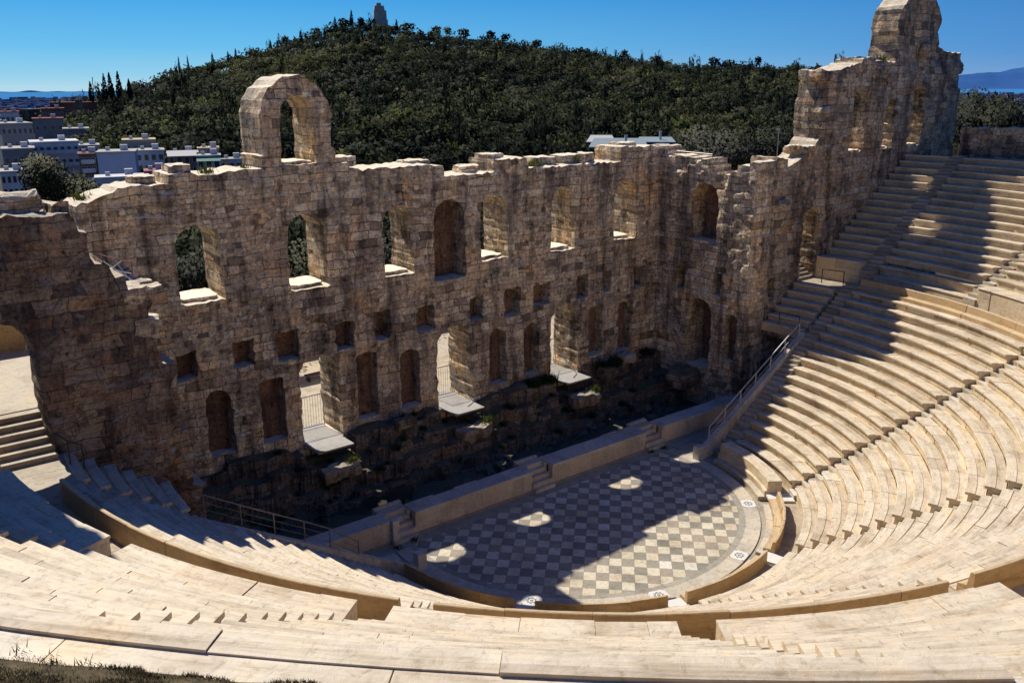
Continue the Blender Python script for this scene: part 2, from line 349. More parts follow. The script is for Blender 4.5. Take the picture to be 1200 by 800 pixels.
def inside(p,loop):
    x,y=p; c=False; n=len(loop); j=n-1
    for i in range(n):
        xi,yi=loop[i]; xj,yj=loop[j]
        if (yi>y)!=(yj>y) and x<(xj-xi)*(y-yi)/(yj-yi)+xi: c=not c
        j=i
    return c
def bbox(l): xs=[p[0] for p in l]; ys=[p[1] for p in l]; return min(xs),max(xs),min(ys),max(ys)
def tri_face(outer,holes,grid):
    bo=bbox(outer); bh=[bbox(h) for h in holes]
    def ok(p):
        if not inside(p,outer): return False
        for h,b in zip(holes,bh):
            if b[0]<p[0]<b[1] and b[2]<p[1]<b[3] and inside(p,h): return False
        return True
    vs=[];es=[]
    for lp in [outer]+holes:
        b=len(vs); vs+=[Vector(p) for p in lp]; n=len(lp); es+=[(b+i,b+(i+1)%n) for i in range(n)]
    nb=len(vs)
    y=bo[2]+grid/2; row=0
    while y<bo[3]:
        x=bo[0]+grid*(.5 if row%2 else .25)
        while x<bo[1]:
            q=(x+R.uniform(-.25,.25)*grid,y+R.uniform(-.25,.25)*grid)
            if ok(q): vs.append(Vector(q))
            x+=grid
        y+=grid*.87; row+=1
    ov,oe,of,_,_,_=delaunay_2d_cdt(vs,es,[],0,1e-5)
    out=[]
    for f in of:
        c=[sum(ov[i][0] for i in f)/3,sum(ov[i][1] for i in f)/3]
        if ok(c): out.append(tuple(f))
    return [(v[0],v[1]) for v in ov],out
def stones(u,z,s=0,amp=.05,bw=.62,bh=.46):
    """how far each block of a course stands proud of or behind the face"""
    row=math.floor(z/bh+.25*noise.noise(Vector((u*.15,z*.1,s)))); k=math.floor(u/bw+h2(row,s)*3+.3*noise.noise(Vector((u*.5,z*.5,s))))
    q=h2(row,k,s+1); d=(q-.5)*2*amp
    if q>.93: d-=.09
    if q<.05: d+=.08
    er=noise.noise(Vector((u*.28,z*.28,s*3.3)))
    if er>.25: d+=(h2(k,row,s+5)-.4)*.14*(er-.25)/.3
    return d
def wall(name,mat,parent,outline,mp,T,through=(),niches=(),grid=.21,seed=0,amp=.05,rough=.07,nd=7,panelmat=None,backgrid=.6,ost=.25,ojit=.075,fn=None):
    """outline, openings in (u,z); mp(u,d,z)->world, d measured back from the face. niches: (loop,depth)"""
    outer=refine(outline,ost,ojit)
    if sum(a[0]*b[1]-b[0]*a[1] for a,b in zip(outer,outer[1:]+outer[:1]))<0: outer=outer[::-1]
    thr=[list(t) for t in through]; nic=[(list(l),d) for l,d in niches]
    mb=MB()
    def P(u,d,z,amt=1.0):
        q=stones(u,z,seed,amp)*amt
        if fn: q+=fn(u,z)
        x=Vector((u,d*1.3,z)); n=noise.turbulence_vector(x*.9+Vector((seed*7.1,0,0)),3,False)*rough
        return mp(u+n[0]*.9,d-q+n[1]*.9*(1 if d<T*.9 else .6),z+n[2]*.9)
    v,f=tri_face(outer,thr+[n[0] for n in nic],grid)
    mb.add([P(a,0,b) for a,b in v],[t for t in f])
    v,f=tri_face(outer,thr,backgrid); mb.add([P(a,T,b) for a,b in v],[t[::-1] for t in f])
    def rim(lp,T_,flip,n_):
        m=len(lp); vs=[P(a,T_*k/n_,b) for k in range(n_+1) for a,b in lp]; fs=[]
        for k in range(n_):
            for i in range(m):
                j=(i+1)%m; q=(k*m+i,(k+1)*m+i,(k+1)*m+j,k*m+j); fs.append(q if flip else q[::-1])
        mb.add(vs,fs)
    rim(outer,T,False,nd)
    for t in thr: rim(t,T,True,nd)
    for l,d in nic: rim(l,d,True,max(2,int(d/.3)))
    o=mb.build(name,mat,parent)
    for l,d in nic:
        v,f=tri_face(l,[],.3); pm=MB(); pm.rnd=R.uniform(.3,.7); pm.add([P(a,d,b,.2) for a,b in v],f)
        pm.build('niche_back',panelmat or M['plaster'],parent)
    return o
def stepped(pts,drop=.25,seg=(.5,1.6)):
    """turn a polyline top profile into broken courses of blocks"""
    out=[]; 
    for (x0,z0),(x1,z1) in zip(pts,pts[1:]):
        x=x0; sg=1 if x1>x0 else -1
        while (x1-x)*sg>.05:
            w=min(abs(x1-x),R.uniform(*seg)); xm=x+sg*w/2; z=z0+(z1-z0)*(xm-x0)/(x1-x0) if abs(x1-x0)>1e-6 else z0
            z+=R.uniform(-drop,drop)*.5
            out+=[(x+sg*.02,z),(x+sg*(w-.02),z+R.uniform(-.04,.04))]; x+=sg*w
    return out

# ---- the stage wall
stage=thing('stage_wall','tall ruined stage wall of red-brown masonry with rows of arched windows, niches and doorways','wall',(0,YF,2.4))
wins=[(-15.68,-13.51,11.25,15.02),(-10.09,-7.84,11.12,15.08),(-4.52,-2.58,11.1,15.0),(2.12,4.21,11.17,15.10),(7.67,9.73,11.08,15.11),(13.24,15.35,11.2,15.16)]
doors=[(-10.0,-7.62,2.5,7.46),(-1.24,1.31,2.5,7.54),(7.69,10.15,2.5,7.54)]
nich=[(-15.06,-13.74,3.2,6.71),(-12.23,-10.91,3.2,6.67),(-6.61,-5.28,3.17,7.0),(-3.80,-2.44,3.12,6.70),(2.65,4.01,3.15,6.76),(5.42,6.65,3.2,6.66),(11.08,12.38,3.45,6.82),(13.89,15.31,3.2,6.74)]
slots=[(-16.3,-15.2,7.5,8.9),(-13.47,-12.3,7.64,9.03),(-11.06,-9.85,7.51,9.09),(-7.76,-6.6,7.48,9.01),(-5.32,-4.29,7.61,9.26),(-2.49,-1.3,7.6,9.08),(1.16,2.21,7.59,9.07),(3.84,5.15,7.41,9.17),(6.2,7.6,7.7,9.1),(9.96,11.0,7.61,9.2),(12.32,13.15,7.79,9.21),(15.31,16.45,7.65,9.13)]
top=[(17.6,17.25),(16.9,17.3),(13.75,17.35),(13.7,16.42),(11.9,16.42),(9,16.44),(5.75,16.46),(5.6,17.05),(3.2,17.15),(3.15,16.4),(1.5,16.36),(-.4,16.35),(-.45,16.98),(-2.4,17.08),(-3.6,17.02),(-5.0,17.05),(-6.3,17.05),(-6.4,17.5),(-7.1,17.55)]
top2=[(-7.2,18.3),(-7.32,18.35),(-7.25,18.9),(-7.2,19.3)]+[(-9.12+1.92*math.cos(rad(t))*(1+.02*math.sin(t)),19.6+2.22*math.sin(rad(t))+.05*math.sin(t*2.3)) for t in range(8,176,9)]+[(-11.02,19.3),(-11.05,18.75),(-10.95,18.7),(-10.97,18.1),(-11.12,18.05),(-11.1,17.45),(-12.5,17.35),(-14.2,17.3),(-14.5,17.42),(-15.6,17.42),(-15.65,17.0),(-17.6,17.0),(-18.6,16.7),(-19.7,16.3)]
outl=[(-19.8,-.5),(17.69,-.5),(17.69,17.2)]+top+top2
def arch_thin(u,z): return 0
wall('masonry_face',M['wall'],stage,outl,lambda u,d,z:(u,YF+d,z),2.5,
     through=[arch_loop(*w) for w in wins]+[arch_loop(*d,jit=.055) for d in doors]+[arch_loop(-10.0,-8.15,17.52,20.85,jit=.05)],
     niches=[(arch_loop(*n,flat=(i in(1,2,6,7))),.75) for i,n in enumerate(nich)]+[(arch_loop(-1.21,.97,10.4,15.03),1.3)]+[(rect_loop(*s,jit=.08),.9) for s in slots],
     seed=1,grid=.14,amp=.05,rough=.045)
def block(x0,x1,y0,y1,z0,z1,name='coping_block',mat=None,parent=None,rough=.05,rnd=.6,seg=.22):
    """a weathered stone: a box cut into a grid and roughened"""
    nx=max(1,int((x1-x0)/seg));ny=max(1,int((y1-y0)/seg));nz=max(1,int((z1-z0)/seg)); mb=MB(); mb.rnd=rnd; idx={}
    vs=[];fs=[]
    def V(i,j,k):
        if (i,j,k) not in idx:
            p=Vector((x0+(x1-x0)*i/nx,y0+(y1-y0)*j/ny,z0+(z1-z0)*k/nz)); e=sum((i in(0,nx),j in(0,ny),k in(0,nz)))
            c=Vector(((x0+x1)/2,(y0+y1)/2,(z0+z1)/2)); n=noise.turbulence_vector(p*1.7,3,False)*rough*1.5
            if e>=2: p+=(c-p)*.06*(e-1)
            idx[(i,j,k)]=len(vs); vs.append(p+n)
        return idx[(i,j,k)]
    for i in range(nx):
        for j in range(ny):
            fs.append((V(i,j,0),V(i,j+1,0),V(i+1,j+1,0),V(i+1,j,0))); fs.append((V(i,j,nz),V(i+1,j,nz),V(i+1,j+1,nz),V(i,j+1,nz)))
    for i in range(nx):
        for k in range(nz):
            fs.append((V(i,0,k),V(i+1,0,k),V(i+1,0,k+1),V(i,0,k+1))); fs.append((V(i,ny,k),V(i,ny,k+1),V(i+1,ny,k+1),V(i+1,ny,k)))
    for j in range(ny):
        for k in range(nz):
            fs.append((V(0,j,k),V(0,j,k+1),V(0,j+1,k+1),V(0,j+1,k))); fs.append((V(nx,j,k),V(nx,j+1,k),V(nx,j+1,k+1),V(nx,j,k+1)))
    mb.add(vs,fs)
    return mb.build(name,mat or M['wall'],parent)
for b in [(7.0,9.0,9.3,10.5,16.3,16.95),(9.1,11.0,9.0,10.4,16.35,17.0),(11.1,12.0,8.9,10.0,16.3,17.05),(-2.2,-.6,9.2,10.6,16.8,17.25),(3.2,4.6,9.0,10.4,17.0,17.35),(1.6,3.0,9.3,10.4,16.2,16.75),
          (-15.4,-14.4,8.5,10,17.2,17.8),(-17.0,-15.9,9,10.4,16.9,17.35),(14.5,16,9,10.4,17.1,17.55),(-6.9,-5.6,8.6,10.3,17.2,17.75)]:
    block(*b,parent=stage)
# sills of the windows: thick worn slabs
for w in wins: block(w[0]+.12,w[1]-.12,YF+.35,YF+2.3,w[2]-.1,w[2]+.2,'window_sill',M['wall'],stage,.04,.95)
block(-9.95,-8.2,YF+.3,YF+2.3,17.4,17.66,'window_sill',M['wall'],stage,.05,.95)
# little doorway in the blind central window: dark sheet stands for its shade
db=MB(); db.rnd=.2; db.box(-1.05,-.55,YF+1.24,YF+1.29,10.7,12.4); db.build('doorway_dark_sheet',M['dark'],stage)

# ---- return walls and wing walls
rw=thing('return_wall','rubble return wall right of the stage wall with arched niche and dark doorway','wall',(17.7,4,0))
wall('masonry_face',M['wall'],rw,[(YR,-.5),(10.7,-.5),(10.7,17.2),(8.3,17.25)]+stepped([(8.2,16.9),(6.2,16.5),(4.2,16.45),(3.9,15.7),(2.8,15.75),(1.8,16.2),(YR,16.6)],.35,(.3,.8)),
     lambda u,d,z:(17.7+d,u,z),2.0,niches=[(arch_loop(3.17,5.49,11.2,15.06),1.5),(arch_loop(3.2,5.34,2.4,7.27),1.9),(arch_loop(1.07,2.05,3.4,6.67,flat=False),.6),(rect_loop(5.67,6.48,7.6,9.2),.8),(rect_loop(2.52,3.25,7.7,9.25),.8)],
     seed=2,grid=.17,amp=.06,rough=.07,panelmat=M['plaster'])
rwing=thing('wing_wall','high broken wing wall with arched openings beside the right-hand seats','wall',(30,YR+1,8))
rtop=[(17.72,16.7),(18.2,16.9),(20.1,16.8),(20.4,17.3),(21.3,17.9),(21.5,19.4),(21.6,21.1),(21.7,22.0),(23.2,22.3),(25.3,22.66),(27.5,22.75),(29.7,22.8),(29.85,24.6),(29.9,26.3),(31,27.2),(31.5,28.7),(34,29.2),(36.5,28.9),(37.6,28.0),(38.2,26.9),(39.2,25.6),(39.3,23.8),(40.5,23.6),(42.9,23.6),(42.9,21),(42.6,20.9),(42.95,18.9)]
rtop=[(19.71,16.7),(20.9,16.6),(21.2,16.2),(22.3,16.6),(23.0,17.0),(24.0,17.5),(24.2,17.9),(24.35,19.3),(24.3,19.9),(24.5,21.0),(24.35,21.3),(24.6,22.0),(26,22.3),(28.4,22.6),(28.6,22.8),(32.9,22.8),(33.1,24.3),(32.9,24.6),(33.2,26.4),(34.3,27.0),(34.4,28.7),(36,29.2),(36.9,28.9),(37.3,28.0),(37.9,27.6),(38.0,26.9),(38.8,26.4),(39.2,25.6),(38.9,24.9),(39.3,23.8),(40.5,23.6),(42.9,23.6),(42.95,22.0),(42.6,21.9),(42.6,21.0),(42.95,20.9),(42.95,18.9)]
def jag(pts,j=.12): return [(x+R.uniform(-j,j),z+R.uniform(-j,j)) for x,z in pts]
def rwf(u,z):
    # engaged piers and a lower buttress in front give the face its relief
    q=0
    if u>33: q-=.22*sstep(z,22.2,23.2)
    if 25.3<u<27.2 or 30.3<u<31.8: q+=.22 if z>16.5 else .1
    if u<21.2: q+=.15*noise.noise(Vector((u*.6,z*.5,2)))
    return q
wall('masonry_face',M['wing'],rwing,[(19.71,0),(43,0),(43,18.9)]+jag(rtop)[::-1],
     lambda u,d,z:(u,YR+d,z),2.0,through=[arch_loop(23.3,25.05,8.35,13.4,jit=.07),arch_loop(28.1,29.8,16.75,20.9,jit=.08),arch_loop(32.2,33.7,16.85,20.3,jit=.08),arch_loop(35.9,37.7,16.85,21.2,jit=.08)],
     niches=[(rect_loop(19.9,20.6,7.6,9.0),.7)],
     seed=3,grid=.19,amp=.07,rough=.09,fn=rwf)
for w in [(28.1,29.8,16.75),(32.2,33.7,16.85),(35.9,37.7,16.85)]: block(w[0]+.1,w[1]-.1,YR+.1,YR+1.8,w[2]-.15,w[2]+.12,'window_sill',M['wing'],rwing,.04,1)
for b in [(24.0,26.4,.2,2.3,21.5,22.15),(24.1,25.8,.1,2.3,19.2,19.8),(22.4,24.2,.3,1.9,16.9,17.4),(19.9,21.1,-.05,.5,13.6,14.1),(36.2,37.6,.0,.5,23.2,24.0),(28.5,31.5,.6,2.3,22.6,23.0),(42.7,43.3,.5,2.1,22.2,22.9)]:
    block(*b,parent=rwing,mat=M['wing'],rough=.1)
lwing=thing('wing_wall','rough broken wing wall with arched doorway at the left edge','wall',(-24,YR+1,8))
ledge=[(-21.55,17.05),(-21.5,16.3),(-21.0,16.2),(-21.05,15.3),(-20.5,15.2),(-20.45,14.6),(-19.9,14.5),(-20.0,13.9),(-19.2,13.8),(-19.35,12.9),(-19.6,12.4),(-19.1,11.9),(-19.2,11.0),(-18.7,10.9),(-18.75,10.0),(-19.0,9.6),(-18.5,9.0),(-18.6,8.0),(-18.2,7.8),(-18.3,6.6),(-18.5,6.0),(-18.05,5.5),(-18.2,4.4),(-17.9,4.2),(-18.0,2),(-18.0,0)]
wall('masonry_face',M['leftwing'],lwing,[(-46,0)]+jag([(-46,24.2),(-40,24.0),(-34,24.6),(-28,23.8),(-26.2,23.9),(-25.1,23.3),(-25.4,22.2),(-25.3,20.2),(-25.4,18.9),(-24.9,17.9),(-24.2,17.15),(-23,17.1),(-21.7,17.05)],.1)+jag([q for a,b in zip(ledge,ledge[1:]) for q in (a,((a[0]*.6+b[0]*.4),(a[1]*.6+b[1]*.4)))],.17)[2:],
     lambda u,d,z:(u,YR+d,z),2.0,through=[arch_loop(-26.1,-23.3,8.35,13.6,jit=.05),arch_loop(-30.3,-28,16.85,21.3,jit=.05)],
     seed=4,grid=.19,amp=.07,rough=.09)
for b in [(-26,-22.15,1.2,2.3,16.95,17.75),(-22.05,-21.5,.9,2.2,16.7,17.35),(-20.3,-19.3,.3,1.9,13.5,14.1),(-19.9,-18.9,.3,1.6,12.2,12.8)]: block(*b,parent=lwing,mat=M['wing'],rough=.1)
lret=thing('return_wall','broken stub of return wall behind the left wing wall','wall',(-18.7,5,0))
wall('masonry_face',M['wing'],lret,[(2.45,-.4),(8.2,-.4),(8.2,13.3)]+stepped([(8.1,13.4),(6.4,13.3),(4.5,13.3),(2.6,13.4)],.3,(.3,.8)),
     lambda u,d,z:(-17.9-d,u,z),1.1,seed=5,grid=.26,amp=.08,rough=.15)
# ---- back wall curving round the top of the right-hand seats
bw=thing('back_wall','low rubble wall along the top of the right-hand seats','wall',(37,-8,15.8))
mb=[]
bout=[(-32,15.4),(-1,15.4),(-1,18.2)]+stepped([(-1,18.25),(-32,18.35)],.1,(.8,2))
def bmap(u,d,z):
    a=math.radians(u); r=37.3+d; return (r*math.cos(a),YC+r*math.sin(a),z)
def bmapS(u,d,z): return bmap(u/ .651,d,z)
wall('masonry_face',M['wing'],bw,[(x*.651,z) for x,z in bout],bmapS,.9,seed=6,grid=.3,amp=.04,rough=.05,nd=3)
# pale higher block in the tower's lee
# ---------------------------------------------------------------- seating
def yang(r,y):
    return math.asin(max(-1,min(1,(y-YC)/r)))
def seat_prof(r,z,zb,wt=.65):
    return [(r+.12,zb),(r+.12,z-.125),(r+.0,z-.10),(r-.005,z-.01),(r+.01,z),(r+min(.36,wt-.03),z),(r+min(.38,wt-.02),z-(.028 if wt>.5 else 0)),(r+wt+.09,z-(.034 if wt>.5 else .002)),(r+wt+.09,zb)]
def slab_row(mb,r,z,zb,a0,a1,L_=1.3,wt=.65,prof=None,tone=None):
    """one curved row made of individual slabs between two angles"""
    if a1<a0: a0,a1=a1,a0
    arc=(a1-a0)*r; x=0
    while x<arc-.02:
        w=min(arc-x,L_*R.uniform(.6,1.5)); 
        if arc-x-w<.4: w=arc-x
        j=R.uniform(-.018,.018); k=R.uniform(-.014,.014); g=.0045/r
        q=R.random(); rnd=min(1,max(0,.52+R.gauss(0,.20)))
        if q<.05: rnd=R.uniform(0,.15)
        if q>.97: j+=R.choice((-.03,.03))
        p=(prof or seat_prof)(r+j,z+k,zb) if prof is None else [(a+j,b+k) for a,b in prof(r,z)]
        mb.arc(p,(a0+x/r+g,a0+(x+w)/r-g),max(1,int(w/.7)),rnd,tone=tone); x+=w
names_side={0:'right-hand end',1:'right',2:'middle',3:'left',4:'left-hand end'}
AW=.44
def edge_angle(edge,r,side):
    """edge: ('y',y) straight end line on the right, ('ym',y) on the left, or an aisle angle in degrees; side=+1: the wedge lies clockwise of it"""
    if edge[0]=='y': return yang(r,edge[1])
    if edge[0]=='ym': return -PI-yang(r,edge[1])
    return rad(edge[1])-side*math.asin(AW/r)
def wedge(label,group,e0,e1,rows,r0,z0,d,h,name='seating_wedge',lastw=None,zbase=None,tall=False):
    """e0: right boundary, e1: left boundary (angles decreasing)"""
    rm=r0+d*len(rows)/2; am=(edge_angle(e0,rm,1)+edge_angle(e1,rm,-1))/2
    t=thing(name,label,'stone seating',(rm*math.cos(am),YC+rm*math.sin(am),z0+h*rows[0]-.4),group)
    for i in rows:
        r=r0+d*i; z=z0+h*i; mb=MB(); wt=d if not(lastw and i==rows[-1]) else lastw
        if i==-1: r,z=25.95,9.74
        zb=z-h-.06
        if tall and i==14: z=16.6; r=35.76; wt=.22
        if tall and i==13: wt=.74
        if i==rows[0]: zb=(zbase if zbase is not None else z-h-.25)-(.8 if i<0 else 0)
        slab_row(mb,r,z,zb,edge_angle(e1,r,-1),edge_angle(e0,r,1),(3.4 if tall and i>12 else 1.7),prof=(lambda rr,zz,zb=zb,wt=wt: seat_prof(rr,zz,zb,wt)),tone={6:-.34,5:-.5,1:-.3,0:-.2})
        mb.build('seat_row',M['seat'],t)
    return t
G1='wedges of marble seats below the walkway'; G2='wedges of marble seats above the walkway'
YE=YP-.92
wl=['lower seating wedge against the right-hand end stair, nearest the stage','lower right seating wedge between the two stairs with dark block ends','lower middle seating wedge facing the stage wall','lower left seating wedge between gaps in the walkway parapet','lower seating wedge next to the left railing, nearest the stage']
eds=[('y',YE)]+[('a',a) for a in AIS_L]+[('ym',YE)]
for k in range(5): wedge(wl[k],G1,eds[k],eds[k+1],list(range(18)),R0L,Z0L,DL,HL,zbase=.3)
# end blocks carried over the side passages
for s,lab in ((0,'short block of seats over the right passage, between end stair and wing wall'),(1,'short block of shaded seats over the left passage, below the broken wing wall')):
    e=(('y',YR-.06),('y',YP+.42)) if s==0 else (('ym',YP+.42),('ym',YR-.06))
    t=wedge(lab,'blocks of seats over the side passages',e[0],e[1],list(range(12,18)),R0L-.1,Z0L-.1,DL,HL,name='seating_block',zbase=5.55)
    mb=MB(); sg=1 if s==0 else -1
    # vault front and soffit below the lowest row
    xa=19.0; 
    mb.box(min(sg*19.75,sg*25),max(sg*19.75,sg*25),YP+.4,YR-.03,5.2,5.5,rnd=.3)
    mb.build('passage_vault',M['wing'],t)
# upper seats
ul=['upper seating wedge narrow against the right wing wall','upper right seating wedge under the tower, first beyond the end stair','upper right seating wedge above the bend of the walkway','upper seating wedge high on the right, second from the bend','upper seating wedge high on the right back of the theatre','upper seating wedge of the rear right, near the middle','upper seating wedge of the rear, just left of the middle','upper seating wedge in the right foreground by the short stair','upper seating wedge filling the centre foreground','upper left foreground seating wedge beside the turf','upper left seating wedge partly in shadow','upper seating wedge against the left wing wall']
eu=[('y',YR-.06),('y',YE+.0)]
wedge(ul[0],G2,('y',YR-.06),('y',YP+.1),list(range(15)),R0U,Z0U,DU,HU,zbase=9.7)
edu=[('y',YE)]+[('a',a) for a in AIS_U]+[('ym',YE)]
for k in range(len(edu)-1):
    a=k>=3
    wedge(ul[k+1],G2,edu[k],edu[k+1],list(range(-1 if k==0 else 0,15)),R0U,Z0U,DU,HU,lastw=None if a else 1.9,zbase=9.7,tall=a)
wedge(ul[11],G2,('ym',YP+.1),('ym',YR-.06),list(range(15)),R0U,Z0U,DU,HU,zbase=9.7,tall=True)
# aisle stairs
def stairs(label,a,r0,z0,n,d,h,zb,group,w=AW-.015,name='aisle_stair'):
    ca,sa=math.cos(rad(a)),math.sin(rad(a)); rm=r0
    t=MB()
    for k in range(n):
        r=r0+d*k; z=z0+h*k; t.rnd=R.random(); rr=r+d+.02
        c=[]
        for x,y in ((r,-w),(rr,-w),(rr,w),(r,w)): c.append((x*ca-y*sa,YC+x*sa+y*ca))
        vs=[(x,y,z-h-.3) for x,y in c]+[(x,y,z+R.uniform(-.008,.008)) for x,y in c]
        t.add(vs,[(3,2,1,0),(4,5,6,7),(0,1,5,4),(1,2,6,5),(2,3,7,6),(3,0,4,7)])
    o=t.build(name,M['step']); tag(o,label,'stairs',group); return origin_to(o,(r0*ca,YC+r0*sa,z0-h))
G3='stairs between the wedges of seats'
al=['lower aisle stair on the right running up from the dark end blocks','lower aisle stair right of centre with a line of seat ends','lower aisle stair reaching the right gap of the walkway parapet','lower aisle stair reaching the left gap of the walkway parapet']
for a,l in zip(AIS_L,al): stairs(l,a,R0L-.02,Z0L-.47,37,DL/2,HL/2,0,G3)
ua=['upper aisle stair rising right of the bend in the walkway','upper aisle stair on the far right side, second from the bend','upper aisle stair on the right edge of the theatre','upper aisle stair at the right rear','upper aisle stair at the middle of the rear','upper aisle stair left of the rear middle','upper aisle stair in the bottom right corner','upper aisle stair at the lower left, beside a row of shaded seat ends','upper aisle stair in the shadow at the left']
for a,l in zip(AIS_U,ua): stairs(l,a,25.32,8.35,2,.6,.72,0,G3) if False else None
for a,l in zip(AIS_U,ua):
    n=31 if a>-50 else 31
    # a short steep flight climbs the podium, then two steps to each row of seats
    o=stairs(l,a,R0U-.32*4,Z0U-.36-.211*3.9,n+4,DU/2,HU/2,0,G3)
# end stairs along the straight ends of the seating
def endstair(label,sg):
    G_='stairs along the straight ends of the seating'; mb=MB()
    for k in range(37):
        r=R0L+.325*k-.1; z=Z0L-.22+.217*k; x=math.sqrt(r*r-(YE+.45-YC)**2); mb.rnd=R.random()
        mb.box(min(sg*x,sg*(x+.36)),max(sg*x,sg*(x+.36)),YE+.01,YP-.01,z-.5,z)
    o=mb.build('end_stair',M['step']); tag(o,'lower flight: '+label,'stairs',G_); origin_to(o,(sg*11.7,YP-.4,.5)); mb=MB()
    for k in range(34):
        r=R0U-1.2+.325*k; z=Z0U-.98+.211*k; x=math.sqrt(r*r-(YE+.45-YC)**2); mb.rnd=R.random()
        mb.box(min(sg*x,sg*(x+.36)),max(sg*x,sg*(x+.36)),YE+.01,YP+.09,z-.7,z)
    o=mb.build('end_stair',M['step']); tag(o,'upper flight: '+label,'stairs',G_); return origin_to(o,(sg*25.3,YP-.4,8.3))
endstair('straight stair at the right end of the seats, in wing wall shadow',1)
endstair('straight stair at the left end of the seats below the wing wall',-1)

mb=MB(); x=rad(-192)
while x<rad(-58):
    w=3.0/36; mb.arc([(36.0,16.1),(36.9,16.1),(36.9,16.55),(36.0,16.565)],(x+.0002,x+w-.0002),3,R.random()); x+=w
tag(mb.build('top_walk_paving',M['seat']),kind='structure')
# walkway, podium, parapet
mb=MB(); a=-PI-yang(24.6,YR); a1=yang(24.6,YR); x=a
while x<a1-.001:
    w=min(.06,a1-x); mb.arc([(23.0,8.1),(25.4,8.1),(25.4,8.32+R.uniform(-.004,.004)),(23.0,8.32)],(x+.0003,x+w-.0003),2,R.random()); x+=w
o=mb.build('walkway',M['path']); tag(o,kind='structure')
def ring_wall(name,label,group,ri,ro,z0,z1,e0,e1,mat,L_=1.5,cat='parapet',lip=0):
    t=MB(); r=(ri+ro)/2; zs=z1-.42; aa,bb=edge_angle(e1,r,-1),edge_angle(e0,r,1)
    prof=(lambda rr,zz:[(ri,z0),(ro,z0),(ro,z1-.02),(ro-.02,z1),(ro-.11,z1),(ro-.14,z1-.03),(ro-.2,zs),(ri,zs-.08)])
    slab_row(t,r,z1,z0,aa,bb,L_,prof=prof); o=t.build(name,mat); tag(o,label,cat,group)
    am=(aa+bb)/2; return origin_to(o,(r*math.cos(am),YC+r*math.sin(am),z0))
pl=['curved walkway parapet section at the right end above the lower seats','curved walkway parapet section on the right side','long curved tan parapet section across the lower middle, between the two gaps','curved tan parapet section between the left gap and the left doorway','last parapet section by the left landing']
for k in range(5):
    e0,e1=eds[k],eds[k+1]
    ring_wall('walkway_parapet',[ 'low curved parapet topping the right-hand lower seats','low curved parapet topping the second lower wedge from the right','long tan parapet curving between the two gaps of the lower middle','parapet between the left gap and the next gap to the right edge','tan parapet sweeping up to the left landing'][k] if False else ['parapet section topping the lower seats at the right end, beside the walkway bend','parapet section topping the lower seats at the right edge of the picture','long tan parapet section across the lower middle, between two gaps','tan parapet section sweeping from the left gap towards the left','short parapet end section beside the left landing'][k],
      'sections of the curved walkway parapet',23.5,23.98,8.0,9.13,e0,e1,M['parapet'],2.1)
G5='sections of the podium wall below the upper seats'
pod=[('y',YR-.06),('y',YP+.1)]
eall=[('y',YE)]+[('a',a) for a in AIS_U]+[('ym',YE)]
def podium(e0,e1,label,zt=9.88):
    t=MB(); r=25.35; aa,bb=edge_angle(e1,r,-1),edge_angle(e0,r,1)
    slab_row(t,r,zt,8.2,aa,bb,1.5,prof=lambda rr,zz:[(25.35,8.2),(26.62,8.2),(26.62,zt-.04),(25.31,zt),(25.29,zt-.05),(25.35,zt-.10)])
    o=t.build('podium_wall',M['seat']); tag(o,label,'wall',G5); am=(aa+bb)/2; origin_to(o,(r*math.cos(am),YC+r*math.sin(am),8.2))
pn=['by the right doorway','right of the end stair','at the bend of the walkway','far right','right rear','rear right of the middle','rear left of the middle','right foreground','centre foreground','left foreground','left in the shadow','beside the left doorway']
podium(('y',YR-.06),('y',YP+.1),'pale podium wall section below the upper seats, lit, beside the right doorway')
for k in range(len(eall)-1): podium(eall[k],eall[k+1],'podium wall section below the upper seats, '+pn[k+1],9.15 if k==0 else 9.88)
podium(('ym',YP+.1),('ym',YR-.06),'podium wall section below the upper seats, '+pn[11])

# orchestra
def disc(name,mat,r0,r1,z,kind='structure',a0=None,a1=None,ymax=None,n=96,slabs=None):
    mb=MB()
    if r0<=0:
        pts=[(r1*math.cos(t),YC+r1*math.sin(t)) for t in [(-PI-yang(r1,ymax))+( (PI+2*yang(r1,ymax)))*k/n for k in range(n+1)]]
        mb.add([(x,y,z) for x,y in pts],[tuple(range(len(pts)))])
    else:
        A=-PI-yang(r1,ymax); B=yang(r1,ymax); x=A
        while x<B-1e-4:
            w=min(slabs/r1*R.uniform(.8,1.2),B-x)
            mb.arc([(r0,z-.1),(r1,z-.1),(r1,z),(r0,z)],(x+.0006,x+w-.0006),3,R.random()); x+=w
    o=mb.build(name,mat); return tag(o,kind=kind)
YM=-.72
disc('orchestra_floor',M['checker'],0,8.82,.012,ymax=YM)
disc('orchestra_border',M['border'],8.825,9.13,.016,ymax=YM,slabs=1.4)
disc('orchestra_ring',M['ring'],9.135,9.88,.03,ymax=YM,slabs=1.6)
disc('orchestra_gutter',M['border'],9.885,10.12,-.03,ymax=YM,slabs=1.5)
mb=MB(); mb.box(-17.6,17.6,-1.0,.02,-.3,.002,rnd=.4)
x=-17.6
while x<17.6:
    w=R.uniform(1,1.7); mb.box(x,min(17.6,x+w-.01),YM,-.03,-.1,.035+R.uniform(0,.012),rnd=R.random()); x+=w
tag(mb.build('stage_front_paving',M['border']),kind='structure')
mb=MB()
for sg in (-1,1):
    for i in range(6):
        for j in range(3):
            mb.box(min(sg*(9.9+i*1.3),sg*(11.19+i*1.3)),max(sg*(9.9+i*1.3),sg*(11.19+i*1.3)),-3+j*.78,-3+j*.78+.77,-.2,.01+R.uniform(0,.012),rnd=R.random())
tag(mb.build('passage_floor',M['path']),kind='structure')
